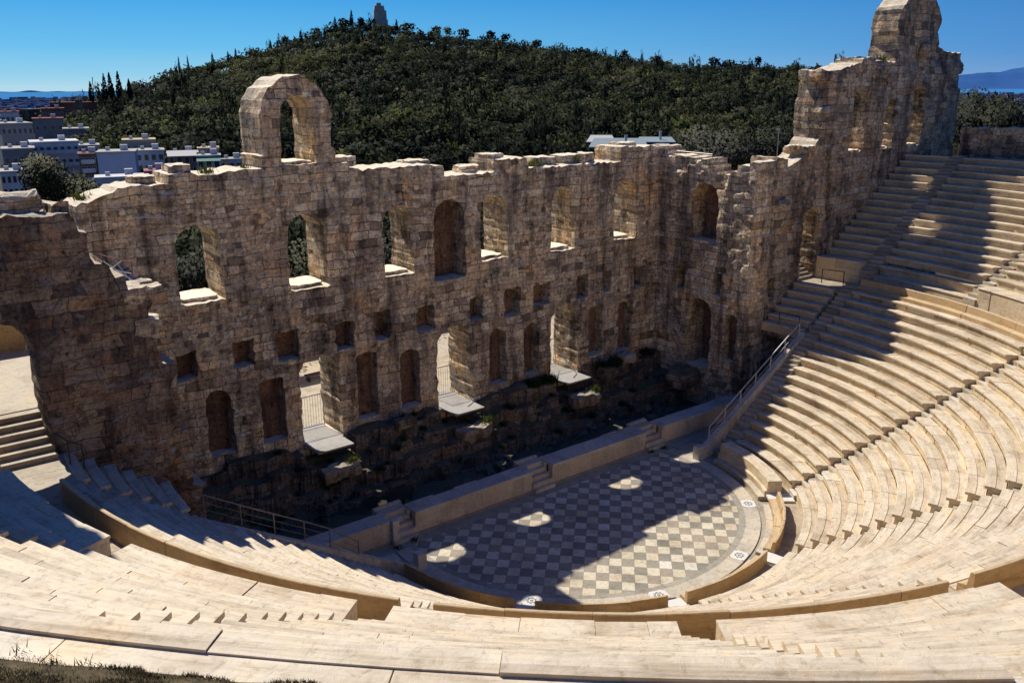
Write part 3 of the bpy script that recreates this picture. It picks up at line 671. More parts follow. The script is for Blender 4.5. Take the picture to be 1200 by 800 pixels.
tag(disc('orchestra_subfloor',M['border'],10.1,12.2,.0,ymax=YP,slabs=1.4),kind='structure')
# emblem slabs in the white ring
GE='white emblem slabs set in the ring around the orchestra'
el=['emblem slab with dark rings set in the ring floor, topmost on the right','white emblem slab with dark rings set in the lower right of the orchestra ring','emblem slab half hidden behind the front bench, bottom of the orchestra','emblem slab in the small lit patch at the left bottom of the orchestra']
for a,l in zip([-40.2,-74.3,-107.6,-141.5],el):
    ca,sa=math.cos(rad(a)),math.sin(rad(a)); rc=9.5; cx,cy=rc*ca,YC+rc*sa
    def T_(x,y,z): return (cx+x*ca-y*sa,cy+x*sa+y*ca,z)
    t=thing('emblem_slab',l,'floor slab',(cx,cy,.03),GE)
    m=MB(); m.rnd=.9; q=[(-.36,-.42),(.36,-.42),(.36,.42),(-.36,.42)]
    m.add([T_(x,y,.02) for x,y in q]+[T_(x,y,.045) for x,y in q],[(3,2,1,0),(4,5,6,7),(0,1,5,4),(1,2,6,5),(2,3,7,6),(3,0,4,7)]); m.build('slab',M['slab'],t)
    m=MB()
    def ringp(ri,ro,n=28):
        vs=[T_(rr*math.cos(2*PI*k/n),rr*math.sin(2*PI*k/n),.049) for k in range(n) for rr in (ri,ro)]
        m.add(vs,[(2*k,2*k+1,2*((k+1)%n)+1,2*((k+1)%n)) for k in range(n)])
    ringp(.15,.19); ringp(.03,.07)
    for k in range(8):
        t_=2*PI*k/8; m.add([T_(.21*math.cos(t_+d)*f,.21*math.sin(t_+d)*f,.049) for d,f in((-.12,1),(-.12,1.2),(.12,1.2),(.12,1))],[(0,1,2,3)])
    for sx in(-1,1):
        for sy in(-1,1): m.add([T_(sx*x,sy*y,.049) for x,y in((.34,.40),(.25,.40),(.34,.31))],[(0,1,2)])
    m.build('inlay',M['inkblack'],t)
# front benches: five curved seats of honour
GB='curved front benches around the orchestra'
bl=['wide front bench at the right end, its high top sloping into shadow','front bench curving on the right of the orchestra, brown back facing the seats','front bench on the lower right with tan back and paved passage behind','front bench at the bottom centre of the orchestra with long tan back','dark front bench at the lower left of the orchestra, in shadow']
bed=[('y',YP-.8)]+[('a',a) for a in (-40.2,-74.2,-107.5,-141.6)]+[('ym',YP-.3)]
for k in range(5):
    r=10.7; e0,e1=bed[k],bed[k+1]
    aa,bb=edge_angle(e1,r,-1),edge_angle(e0,r,1); am=(aa+bb)/2
    t=thing('front_bench',bl[k] if k!=3 else bl[3],'bench',(r*math.cos(am),YC+r*math.sin(am),0),GB)
    wide=(k==0); ro=11.35 if wide else 10.99; zt=1.12 if wide else .98
    m=MB(); slab_row(m,r,.5,0,aa,bb,1.7,prof=lambda rr,zz:[(10.48,-.05),(ro,-.05),(ro,zt-.04),(ro+.01,zt),((10.9 if not wide else 10.62),zt),((10.87 if not wide else 10.6),zt-.03),((10.8 if not wide else 10.58),.58),(10.46,.56),(10.45,.5)]); m.build('seat_slab',M['parapet' if k in(1,2,3,4) else 'seat'],t)
    m=MB(); slab_row(m,r,.2,0,aa,bb,1.3,prof=lambda rr,zz:[(10.13,-.05),(10.47,-.05),(10.47,.24),(10.13,.24)]); m.build('foot_step',M['ring'],t)
for a,l in zip((-40.2,-74.2,-107.5,-141.6),['threshold slab in the gap at the end of the wide right bench','bright white slab bridging the passage at the right bench gap','threshold slab at the bottom centre bench gap','threshold slab at the left bench gap']):
    m=MB(); ca,sa=math.cos(rad(a)),math.sin(rad(a)); c=[(x*ca-y*sa,YC+x*sa+y*ca) for x,y in((10.5,-.43),(11.8,-.43),(11.8,.43),(10.5,.43))]
    m.rnd=.9; m.add([(x,y,.3) for x,y in c]+[(x,y,.42) for x,y in c],[(3,2,1,0),(4,5,6,7),(0,1,5,4),(1,2,6,5),(2,3,7,6),(3,0,4,7)])
    o=m.build('threshold_slab',M['slab']); tag(o,l,'stone slab','slabs in the gaps of the front benches'); origin_to(o,(11.1*ca,YC+11.1*sa,.3))
mb=MB(); A=-PI-yang(11.4,YP); B=yang(11.4,YP); x=A
while x<B-.001:
    w=min(.12,B-x); mb.arc([(10.95,.0),(11.95,.0),(11.95,.3),(10.95,.3)],(x+.0005,x+w-.0005),2,R.random()); x+=w
tag(mb.build('passage_behind_benches',M['path']),kind='structure')
# end coping with handrail
def coping(sg,label,dz=0.):
    t=thing('end_coping',label,'coping',(sg*9.7,YP+.2,0))
    m=MB(); n=34
    x0,z0_,x1,z1_=9.95,.55+dz,19.4,6.1+dz
    for k in range(n):
        xa=x0+(x1-x0)*k/n; xb=x0+(x1-x0)*(k+1)/n-.012; za=z0_+(z1_-z0_)*k/n; zb=z0_+(z1_-z0_)*(k+1)/n
        m.rnd=R.random(); zz=max(-.2,za-3)
        v=[(sg*xa,YP+.01,zz),(sg*xb,YP+.01,zz),(sg*xb,YP+.38,zz),(sg*xa,YP+.38,zz),(sg*xa,YP+.01,za),(sg*xb,YP+.01,zb),(sg*xb,YP+.38,zb),(sg*xa,YP+.38,za)]
        m.add(v,[(3,2,1,0),(4,5,6,7),(0,1,5,4),(1,2,6,5),(2,3,7,6),(3,0,4,7)])
    m.rnd=.8; m.box(min(sg*9.5,sg*9.96),max(sg*9.5,sg*9.96),YP-.02,YP+.42,-.05,.86)
    m.build('sloping_coping',M['coping'],t)
    m=MB(); m.rnd=.4; m.box(min(sg*9.75,sg*25.3),max(sg*9.75,sg*25.3),YP+.05,YP+.36,-.3,.35)
    for k in range(24):
        xa=9.75+k*.62; m.rnd=R.random(); zt=min(7.6,.2+dz+(xa-9.65)*.58)
        m.box(min(sg*xa,sg*(xa+.61)),max(sg*xa,sg*(xa+.61)),YP+.05,YP+.36,.35,zt-.05) if zt>.95 else None
    m.build('side_wall',M['stage'],t)
    return t
coping(1,'sloping pale coping stepping down the right end of the seats to the orchestra')
coping(-1,'sloping pale coping in shadow at the left end of the seats',-.33)
def railing(label,pts,h,mat,r=.025,mid=(.5,),cat='railing',name='handrail',post_every=1,parent_group=None):
    t=thing(name,label,cat,pts[0],parent_group)
    m=MB()
    for a,b in zip(pts,pts[1:]): m.tube((a[0],a[1],a[2]+h),(b[0],b[1],b[2]+h),r)
    m.build('top_rail',mat,t)
    if mid:
        m=MB()
        for f in mid:
            for a,b in zip(pts,pts[1:]): m.tube((a[0],a[1],a[2]+h*f),(b[0],b[1],b[2]+h*f),r*.45)
        m.build('wire',mat,t)
    for p in pts[::post_every]:
        m=MB(); m.tube(p,(p[0],p[1],p[2]+h),r*.95); m.build('post',mat,t)
    return t
def line(a,b,n): return [tuple(a[i]+(b[i]-a[i])*k/n for i in range(3)) for k in range(n+1)]
railing('dark wire railing down the sloping coping at the left end of the seats',[(-19.1,-2.8,5.75),(-17.75,-2.8,4.9),(-16.45,-2.8,4.1),(-15.2,-2.8,3.35),(-14.1,-2.8,2.65),(-12.8,-2.8,1.6)],.9,M['rail'],.03,(.33,.66))
railing('bright handrail down the sloping coping at the right end of the seats',line((10.6,-2.8,.95),(19.0,-2.8,5.85),6),.9,M['lightmetal'],.035,(.5,))
railing('black frame guard rail on the lit landing by the right doorway',[(24.0,-.95,8.33),(24.35,-2.35,8.33)],.95,M['metal'],.035,())
railing('thin dark railing along the foot of the seats over the right passage',[(19.4,YR-.2,6.2),(19.4,-1.0,6.2),(19.4,YP+.5,6.2)],.85,M['metal'],.025,(.5,))
railing('short railing with pale edge at the left landing beside the steps',[(-23.2,YR-.15,8.33),(-23.0,-.9,8.33),(-22.7,-1.6,8.33)],.9,M['metal'],.03,(.5,))
# stairs through the side doorways and landings behind
def sidesteps(sg,label,group='steps climbing through the side doorways'):
    m=MB()
    for k in range(6):
        m.rnd=R.random(); y=-.05+.4*k if sg<0 else YR+.05+.3*k
        m.box(min(sg*22.6,sg*26),max(sg*22.6,sg*26),y,y+2.2-.0*k,8.0,8.52+.21*k) if False else m.box(min(sg*23.2,sg*25.6),max(sg*23.2,sg*25.6),y,y+.42,8.1,8.52+.21*k)
    o=m.build('doorway_steps',M['plaza']); tag(o,label,'steps',group); origin_to(o,(sg*24.4,.5,8.3))
sidesteps(-1,'broad lit steps climbing out through the left doorway'); sidesteps(1,'narrow lit steps climbing out through the right doorway')
m=MB()
m.box(-40,-20.0,2.42,11.3,9.0,9.6,rnd=.5); m.box(20,45,2.42,7,9.0,9.6,rnd=.5)
tag(m.build('upper_landing',M['plaza']),kind='structure')
m=MB()
for k in range(10): m.box(-40+k*2,-38.02+k*2,11.3,12.0,6,11.0+R.uniform(0,.05),rnd=R.random())
o=m.build('landing_wall',M['parapet']); tag(o,'low tan retaining wall behind the landing seen through the left doorway','wall'); origin_to(o,(-30,11.6,6))

# ---------------------------------------------------------------- stage front, pit and foundations
GS='sections of the marble stage front'
b_=8.91; sw=.72
segs=[(-17.6,-b_-sw,'section of marble stage front left of the left stair, behind the railing'),(-b_+sw,-sw,'section of marble stage front between the left and middle stairs'),(sw,b_-sw,'section of marble stage front between the middle and right stairs'),(b_+sw,17.6,'section of marble stage front right of the right stair, running to the passage')]
for x0,x1,l in segs:
    t=thing('marble_wall',l,'stone wall',((x0+x1)/2,.3,0),GS)
    m=MB(); x=x0
    while x<x1-.01:
        w=min(R.uniform(.45,.95),x1-x)
        if x1-x-w<.3: w=x1-x
        j=R.uniform(-.008,.008); m.box(x+.004,x+w-.004,0+j,.35,0.0,1.12,rnd=R.random()); x+=w
    m.build('facing_slabs',M['stage'],t)
    m=MB(); x=x0
    while x<x1-.01:
        w=min(R.uniform(1.1,2.0),x1-x)
        if x1-x-w<.4: w=x1-x
        y1=1.2 if (x0>0 and x0<5) or x1>0 and x0<0 and False else .95
        m.box(x+.003,x+w-.003,-.07,y1+R.uniform(-.08,.1),1.125,1.27+R.uniform(-.006,.006),rnd=R.random()); x+=w
    m.build('top_slabs',M['coping'],t)
    m=MB(); m.box(x0,x1,.36,.9,-.3,1.12,rnd=.3,jit=.02); m.build('core',M['found'],t)
    m=MB(); m.box(x0,x1,-.10,-.01,0.03,.14,rnd=.4); m.build('plinth',M['border'],t)
for c,l in ((-b_,'small stone stair through the stage front at the left, worn and weedy'),(0,'small stone stair through the middle of the stage front'),(b_,'small stone stair through the stage front at the right, with upright post stone')):
    m=MB()
    for k in range(5):
        m.rnd=R.random(); m.box(c-sw+.02,c+sw-.02,-.32+.27*k,1.35,0.0,.25*(k+1)-.02,jit=.015)
    m.rnd=.2; m.box(c-sw-.05,c+sw+.05,1.36,1.6,-.2,1.3,jit=.02)
    m.box(c-sw+.0,c-sw+.16,.5,1.36,-.2,1.22,jit=.01); m.box(c+sw-.16,c+sw+.0,.5,1.36,-.2,1.22,jit=.01)
    o=m.build('stage_stair',M['stage']); tag(o,l,'steps','small stairs in the stage front'); origin_to(o,(c,0,0))
o=block(-b_-sw-.02+.05,-b_-sw+.4,-.25,.05,0,1.35,'post_stone',M['coping'],None,.01,.8); tag(o,'upright pale post stone at the left stair of the stage front','stone post'); origin_to(o,(-b_-sw+.2,-.1,0))
# low marble block beside the left end of the orchestra
o=block(-12.3,-10.4,-2.35,-1.75,0,.62,'marble_block',M['coping'],None,.015,.7); tag(o,'low pale marble block in the shade left of the orchestra','stone block'); origin_to(o,(-11.3,-2,0))
# pit floor and stepped rubble foundation
mb=MB(); nx,ny=300,80; vs=[];fs=[]
def found_h(x,y):
    s=noise.noise(Vector((x*.25,2.0,4.0)))*.8+noise.noise(Vector((x*.8,y*.5,6.0)))*.45; bx=math.floor(x/.85+.4*noise.noise(Vector((x*.3,y,3)))); yy=y+s+(h2(bx,1,2)-.5)*.22
    z=-.28; lv=0
    for k,(a,h) in enumerate([(7.35,2.82),(6.5,1.95),(5.75,1.25),(4.9,.45)]):
        if yy>a: z=h; lv=4-k; break
    if lv:
        q=h2(bx,lv,9); z+=(q-.5)*.28
        if q>.80: z-=.5
        z+=.22*noise.noise(Vector((x*.7,y*.9,12)))
        if lv==4 and abs(x-.1)>2 and abs(abs(x)-8.9)>1.8: z+=.1*noise.noise(Vector((x,y,1)))
    z+=noise.noise(Vector((x*1.6,y*1.6,7)))*(.05 if lv else .10)
    if y>6.0 and min(abs(x+8.85),abs(x-.05),abs(x-8.95))<1.5: z=min(z,1.9)
    return min(z,2.98)
for j in range(ny+1):
    for i in range(nx+1):
        x=-19.6+39.2*i/nx; y=1.0+7.3*j/ny; vs.append((x+R.uniform(-.03,.03),y+R.uniform(-.03,.03),found_h(x,y)))
for j in range(ny):
    for i in range(nx):
        a=j*(nx+1)+i; fs.append((a,a+1,a+nx+2,a+nx+1))
mb.add(vs,fs); mb.r=[.35+.3*h2(i,3) for i in range(len(fs))]
o=mb.build('rubble_foundation',M['found']); tag(o,'dark stepped rubble foundation and pit floor below the stage wall','ruin'); origin_to(o,(0,4.6,-.3))
for i in range(46):
    x=R.uniform(-4,15) if i<34 else R.uniform(-16,15); y=R.uniform(1.5,4.8); s=R.uniform(.14,.42)
    z=found_h(x,y); o=block(x-s,x+s*R.uniform(.8,1.6),y-s*.7,y+s*.7,z-.1,z+s*R.uniform(.5,1.2),'fallen_stone',M['found'],None,.12,.95,.16)
    tag(o,'loose fallen stone lying in the dark pit behind the stage front','stone','fallen stones scattered in the pit'); origin_to(o,(x,y,z)); o.rotation_euler=(R.uniform(-.2,.2),R.uniform(-.2,.2),R.uniform(0,3))
# big loose blocks
for (x0,x1,y0,y1,z0,z1,l) in [(15.2,17.4,3.4,5.0,1.3,2.4,'large boulder-like block before the dark right doorway'),(13.3,14.5,6.9,7.7,2.7,3.3,'pale block lying below the rightmost niche of the stage wall'),(-5.0,-3.9,6.7,7.3,2.6,3.15,'pale block below the niche left of the middle doorway'),(11.0,12.6,6.3,7.3,2.2,2.9,'grey block on the ledge left of the right corner')]:
    o=block(x0,x1,y0,y1,z0,z1,'stone_block',M['found'] if x0!=13.3 else M['stage'],None,.1,.8); tag(o,l,'stone block'); origin_to(o,((x0+x1)/2,(y0+y1)/2,z0))
# door platforms, gates
pls=['left','middle','right']
for c,l in ((-8.85,'left'),(.05,'middle'),(8.95,'right')):
    t=thing('door_platform','pale boarded platform at the sill of the %s stage doorway'%l,'platform',(c,7.6,1.7),'platforms at the stage doorways')
    m=MB(); m.box(c-1.08,c+1.08,6.75,10.8,2.46,2.56); m.build('deck',M['platform'],t)
    m=MB()
    for sx in(-.95,.95):
        for y in(6.85,7.9): m.tube((c+sx,y,1.4),(c+sx,y,2.46),.04)
    m.tube((c-1.05,6.8,2.4),(c+1.05,6.8,2.4),.05); m.build('frame',M['metal'],t)
    o=block(c-1.4,c+.8,5.45,6.5,1.2,1.9,'ledge_stone',M['sunstone'],None,.1,.7); tag(o,'mossy ledge stone catching the light below the %s door platform'%l,'stone block','ledge stones below the door platforms'); origin_to(o,(c+.4,5.4,1.0))
def gate(c,w,y,h,label,side):
    t=thing('metal_gate',label,'gate',(c,y,2.56),'pale bar gates in the stage doorways')
    m=MB(); m.tube((c-w/2,y,2.6),(c-w/2,y,2.56+h),.03); m.tube((c+w/2,y,2.6),(c+w/2,y,2.56+h),.03); m.tube((c-w/2,y,2.56+h),(c+w/2,y,2.56+h),.03); m.tube((c-w/2,y,2.68),(c+w/2,y,2.68),.03); m.build('frame',M['lightmetal'],t)
    m=MB()
    n=int(w/.16)
    for k in range(1,n): x=c-w/2+w*k/n; m.tube((x,y,2.68),(x,y,2.56+h),.012,4)
    m.build('bars',M['lightmetal'],t)
gate(-8.85,2.1,10.2,1.95,'pale bar gate closing the left stage doorway',1)
gate(.35,1.5,9.9,1.95,'pale bar gate in the middle stage doorway',1)
gate(9.0,1.9,10.3,1.95,'pale bar gate in the right stage doorway',1)
for c,l in ((.75,'middle'),(9.4,'right')):
    m=MB(); m.tube((c-.5,9.0,4.3),(c+.35,7.9,2.6),.035); o=m.build('leaning_pole',M['lightmetal']); tag(o,'thin pale pole leaning down inside the %s stage doorway'%l,'pole'); origin_to(o,(c+.35,7.9,2.6))
# plaza behind the stage wall
m=MB(); m.box(-40,60,10.75,24,2.2,2.44,rnd=.5); tag(m.build('plaza_ground',M['plaza']),kind='structure')
t=thing('garden_wall','tan stone garden wall on the sunny plaza seen through the left doorway','wall',(0,24,2.4))
m=MB()
for k in range(30): m.box(-15+k,-14.02+k,24,24.6,2.4,4.1+R.uniform(-.05,.05),rnd=R.random())
m.build('wall_stones',M['sunstone'],t); m=MB(); m.box(-15.1,15.1,23.9,24.7,4.15,4.3); m.build('cap',M['plaza'],t)
t=thing('canopy','greenish tan canopy on posts beyond the left stage doorway','canopy',(-3,21,2.4))
m=MB(); m.add([(-6,19.6,4.9),(1,19.6,4.9),(1,22.4,5.6),(-6,22.4,5.6),(-6,19.6,4.82),(1,19.6,4.82),(1,22.4,5.52),(-6,22.4,5.52)],[(0,1,2,3),(7,6,5,4),(0,4,5,1),(1,5,6,2),(2,6,7,3),(3,7,4,0)]); m.build('cloth',M['tanawning'],t)
for x in(-5.8,.8):
    for y,z in((19.8,4.9),(22.2,5.5)): m=MB(); m.tube((x,y,2.44),(x,y,z),.05); m.build('post',M['metal'],t)
t=thing('wooden_bench','brown slatted bench on the plaza beyond the left doorway','bench',(-4.2,18.2,2.44))
m=MB()
for k in range(4): m.box(-5.1,-3.3,18+.14*k,18.11+.14*k,2.85,2.89)
m.build('seat',M['brick'],t)
for x in(-4.95,-3.5): m=MB(); m.box(x,x+.08,18.02,18.5,2.44,2.85); m.build('leg',M['metal'],t)
# barrier on the broken ledge at left
t=thing('safety_barrier','red and white tube barrier on the broken ledge behind the left wing wall','barrier',(-19.2,5.4,13.7))
P_=[(-19.6,5.6,13.6),(-19.15,4.8,13.5),(-18.75,4.2,13.4)]
m=MB()
for a,b in zip(P_,P_[1:]): m.tube((a[0],a[1],a[2]+1.0),(b[0],b[1],b[2]+.95),.025)
m.tube(P_[0],(P_[0][0],P_[0][1],14.6),.025); m.tube(P_[2],(P_[2][0],P_[2][1],14.4),.025); m.build('red_rails',M['redpaint'],t)
m=MB(); m.tube((-19.6,5.6,13.7),(-19.0,4.6,14.4),.02); m.tube((-19.5,5.5,14.3),(-18.8,4.2,13.6),.02); m.tube((-19.6,5.6,14.0),(-18.8,4.2,13.9),.02); m.tube((-19.2,4.9,14.4),(-18.8,4.25,13.5),.02); m.build('white_rails',M['white'],t)

# ---------------------------------------------------------------- vegetation
def leafball(mb,c,rad3,n,size,seed,lum=.5,lump=.35,flatb=True):
    rr=random.Random(seed); c=Vector(c)
    lobes=[(Vector((rr.gauss(0,.45),rr.gauss(0,.45),rr.uniform(-.25,.5))),rr.uniform(.45,.75)) for _ in range(7)]
    for _ in range(n):
        lc,lr=rr.choice(lobes); d=Vector((rr.gauss(0,1),rr.gauss(0,1),rr.gauss(0,1))).normalized()*lr*(rr.random()**.35)
        p=lc+d; 
        if flatb and p.z<-.55: p.z*=.5
        q=Vector((c.x+p.x*rad3[0],c.y+p.y*rad3[1],c.z+p.z*rad3[2]))
        u=Vector((rr.gauss(0,1),rr.gauss(0,1),rr.gauss(0,1))).normalized(); w=u.orthogonal().normalized(); s=size*rr.uniform(.6,1.3)
        u*=s; w*=s*rr.uniform(.5,.9)
        o_=Vector((d.x+p.x*.35,d.y+p.y*.35,d.z+p.z*.35+.15)); o_.x+=rr.gauss(0,.12); o_.y+=rr.gauss(0,.12); o_.normalize()
        vv=[q-u-w*.4,q-w,q+u*.9,q+w]
        if (vv[1]-vv[0]).cross(vv[2]-vv[0]).dot(o_)<0: vv=vv[::-1]
        mb.add(vv,[(0,1,2,3)],min(1,max(0,lum+p.z*.2+rr.gauss(0,.07)))); mb.n.append(tuple(o_))
def tree(name,label,loc,h,w,mat,group=None,kind='round',seed=0,n=700,size=.35,lum=.45):
    t=thing(name,label,'tree',loc,group); x,y,z=loc; rr=random.Random(seed)
    m=MB()
    if kind=='cypress':
        for _ in range(n):
            f=rr.random(); rad_=w/2*(math.sin(PI*min(1,.12+f*.88))**.7)*(1-.55*f); a=rr.uniform(0,2*PI); q=Vector((x+rad_*math.cos(a)*rr.uniform(.6,1.1),y+rad_*math.sin(a)*rr.uniform(.6,1.1),z+h*.06+h*.94*f))
            s=size*rr.uniform(.6,1.2)*(1.1-.6*f); u=Vector((rr.gauss(0,.5),rr.gauss(0,.5),1)).normalized()*s*1.5; w_=u.orthogonal().normalized()*s*.7; w_.rotate(Matrix.Rotation(rr.uniform(0,6),3,u.normalized()))
            m.add([q-u,q-w_,q+u,q+w_],[(0,1,2,3)],min(1,max(0,lum+rr.gauss(0,.2))))
    else:
        leafball(m,(x,y,z+h*.62),(w/2*1.05,w/2*1.05,h*.42),n,size,seed,lum)
    m.build('crown',mat,t)
    m=MB(); m.tube((x,y,z-.3),(x+.1,y,z+h*.55),w*.045+.05,7,w*.02+.03)
    for k in range(4):
        a=k*1.7+seed; m.tube((x+.05,y,z+h*(.3+.06*k)),(x+w*.28*math.cos(a),y+w*.28*math.sin(a),z+h*(.52+.05*k)),.05+w*.012,5,.03)
    m.build('trunk',M['bark'],t); return t
C0=Vector(CAM)
def azp(az,D): a=rad(az); return C0.x+D*math.sin(a),C0.y+D*math.cos(a)
# terrain ------------------------------------------------------------
EL=[(-60,-.8),(0,-.8),(8,-1.3),(13,-1.25),(14.3,-1.15),(15.6,-.6),(17.2,-.1),(18.2,.3),(20,.7),(22.95,1.5),(25,2.1),(28,3.0),(30.4,3.15),(32.8,2.65),(38.5,2.0),(43.3,1.45),(49,.6),(56,.5),(60,.3),(64,-1.2),(72,-1.6),(90,-1.6),(130,-1)]
def el(az):
    for (a,e),(b,f) in zip(EL,EL[1:]):
        if a<=az<=b: return e+(f-e)*(az-a)/(b-a)
    return -1.
RD=540.
def gh(az,D):
    x,y=azp(az,D)
    near=-1.0 if y<9.2 else 2.15
    if D<75: base=near
    else: base=2.15*(1-sstep(D,75,220))+(-6.0)*sstep(D,75,220)
    if y<9.2 and D<75: base=-1.0
    hillw=sstep(az,7.5,13)*(1-sstep(az,60,66))
    top=C0.z+RD*math.tan(rad(el(az)))
    if hillw>0:
        t=sstep(D,230,RD+60); prof=max(0,min(1,(D-235)/(RD-235)))**.85 if D<=RD else 1-.5*sstep(D,RD,RD+500)
        hz=-6+(top+6)*prof*(1 if D<=RD else 1)
        if D>RD: hz=-6+(top+6)*(1-sstep(D,RD+10,RD+450))
        hz+=noise.noise(Vector((x*.012,y*.012,0)))*4*sstep(D,240,330)*(1-sstep(D,480,540))
        base=base*(1-hillw)+hz*hillw if D>235 else base
    far=-6-(34+5)*sstep(D,350,2200)
    if D>350: base=max(base*hillw+far*(1-hillw),far) if D<RD+450 else far
    if az<-70 or az>120: base=min(base,4) if D<60 else 12
    return base
def terrain():
    Ds=[0,20,40,50,55,60,70,85,100,130,160,200,230]+list(range(250,560,15))+[580,620,680,760,860,1000,1300,1700,2200,3000,4000,5200,6500,6700]
    azs=[-180+5*k for k in range(24)]+[-60+4*k for k in range(15)]+[0+1.0*k for k in range(80)]+[80+5*k for k in range(20)]
    vs=[];n=len(azs)
    for D in Ds:
        for a in azs:
            x,y=azp(a,D); z=gh(a,D)
            if D>=6600: z=-60
            vs.append((x,y,z))
    fs=[(j*n+i,j*n+(i+1)%n,(j+1)*n+(i+1)%n,(j+1)*n+i) for j in range(len(Ds)-1) for i in range(n)]
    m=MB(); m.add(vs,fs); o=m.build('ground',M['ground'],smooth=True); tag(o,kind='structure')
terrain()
# the sea and distant mountain
m=MB(); n=90; Rb=17500
m.add([(Rb*math.sin(2*PI*k/n),Rb*math.cos(2*PI*k/n),-43) for k in range(n)],[tuple(range(n-1,-1,-1))]); tag(m.build('sea',M['sea']),kind='structure')
m=MB(); vs=[];fs=[]
az0,az1=57,90; n=120
for k in range(n+1):
    az=az0+(az1-az0)*k/n; D=15000; x,y=azp(az,D)
    e=.35+.85*sstep(az,63.5,70)+.25*noise.noise(Vector((az*.35,0,0)))+.10*noise.noise(Vector((az*1.6,1,0))); e*=sstep(az,57,62)
    z=C0.z+D*math.tan(rad(e)); x2,y2=azp(az,12500); vs+=[(x2,y2,-45),((x+x2)/2,(y+y2)/2,z*.5),(x,y,z)]
for k in range(n):
    for j in range(2): fs.append((k*3+j,(k+1)*3+j,(k+1)*3+j+1,k*3+j+1))
m.add(vs,fs); tag(m.build('distant_hills',M['mountain'],smooth=True),kind='structure')
m=MB(); vs=[];fs=[]
for k in range(41):   # low islands on the sea horizon at the left
    az=8+8*k/40; x,y=azp(az,16500); z=-43+(28*max(0,noise.noise(Vector((az*.9,5,0)))+.12)); vs+=[(x,y,-44),(x,y+40,z+6)]
for k in range(40): fs.append((k*2,k*2+2,k*2+3,k*2+1))
m.add(vs,fs); tag(m.build('islands',M['mountain'],smooth=True),kind='structure')
# far city: countless small blocks
m=MB(); rr=random.Random(5)
for _ in range(4200):
    if rr.random()<.55: az=rr.uniform(-2,17); D=700*(6400/700)**rr.random()
    else: az=rr.uniform(60,82); D=2200*(6400/2200)**rr.random()
    if az>40 and D<2200: continue
    if 10.5<az<17 and D<1100: continue
    x,y=azp(az,D); z=gh(az,D); s=rr.uniform(4,10)*(1+D/5000); h=rr.uniform(4,11)*(1+D/9000)
    m.box(x-s,x+s,y-s,y+s,z-5,z+h,rz=rr.uniform(-.5,.9),rnd=rr.random())
def citymat():
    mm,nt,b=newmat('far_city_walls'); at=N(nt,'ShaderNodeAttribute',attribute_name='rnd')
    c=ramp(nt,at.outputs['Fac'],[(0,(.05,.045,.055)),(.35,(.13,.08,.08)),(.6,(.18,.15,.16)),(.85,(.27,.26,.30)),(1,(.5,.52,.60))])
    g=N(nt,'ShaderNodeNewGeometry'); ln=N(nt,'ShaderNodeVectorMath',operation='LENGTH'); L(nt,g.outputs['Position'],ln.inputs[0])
    f=math_(nt,'DIVIDE',ln.outputs['Value'],6500,True); f=ramp(nt,f,[(.08,(0,0,0)),(1,(.75,.75,.75))]); c=mix(nt,f,c,(.09,.13,.27)); L(nt,c,b.inputs['Base Color']); return mm  # distance haze painted into the wall colour as a fade to blue
M['city']=citymat()
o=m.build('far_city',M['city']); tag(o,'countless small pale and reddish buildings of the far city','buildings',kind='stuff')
# forest on the hill: many leaf clumps per crown, crowns of all sizes
def leaf_proto(seed,n,size):
    mb=MB(); leafball(mb,(0,0,0),(1,1,1),n,size,seed,0.0); 
    v=np.array(mb.v).reshape(-1,4,3); nr=np.array(mb.n); zc=v[:,:,2].mean(1); rs=np.random.default_rng(seed); return v,nr,zc*.18+rs.normal(0,.05,len(zc))
PF=[leaf_proto(100+k,150,.17) for k in range(9)]; PN=[leaf_proto(200+k,420,.10) for k in range(4)]
FV=[];FN=[];FR=[]
def plant(x,y,z,w,h,lum,near=False):
    P_=rr.choice(PN if near else PF); v,nr,rc=P_; a=rr.uniform(0,6.283); ca,sa=math.cos(a),math.sin(a); Rm=np.array([[ca,-sa,0],[sa,ca,0],[0,0,1]])
    FV.append((v@Rm.T)*np.array([w,w,h])+np.array([x,y,z])); q=(nr@Rm.T)/np.array([w,w,h])*w; FN.append(q/np.linalg.norm(q,axis=1)[:,None]); FR.append(np.clip(lum+rc,0,1))
rr=random.Random(11); cnt=0; D=232.
while D<RD+25:
    step=4.3+(D-230)*.006; az=8.5
    while az<66:
        daz=math.degrees((step*1.05)/D); az+=daz*rr.uniform(.6,1.4)
        if az<13 and D<420 and rr.random()<.7: continue
        if az<11 and rr.random()<.8: continue
        dd=D+rr.uniform(-.7,.7)*step*1.2; x,y=azp(az,dd); z=gh(az,dd)
        gap=noise.noise(Vector((x*.03,y*.03,9)))
        if gap>.42 and rr.random()<.75: continue
        w=rr.choice([1.6,2.2,2.8,3.2,3.8,4.8])*rr.uniform(.85,1.15); hs=rr.uniform(1.9,3.4)*(.6+w*.15)
        lum=min(.95,max(.03,.36+.5*noise.noise(Vector((x*.016,y*.016,2)))+rr.gauss(0,.14)))
        if rr.random()<.05: lum=rr.uniform(.75,.98)
        if rr.random()<.07: plant(x,y,z+hs*1.6,w*.38,hs*2.0,lum*.5)
        else: plant(x,y,z+hs*.95,w,hs,lum)
        cnt+=1
    D+=step*.95
for _ in range(620):
    az=rr.uniform(8,66); dd=rr.uniform(66,236); x,y=azp(az,dd)
    if az<22 and dd>150: continue
    if 42<az<52 and dd>190: continue
    if y<27: continue
    z=gh(az,dd); w=rr.uniform(2.4,4.2); hs=rr.uniform(2.3,4.0)*(1 if dd>95 else .85)
    plant(x,y,z+hs*.9,w,hs,rr.uniform(.15,.7),True)
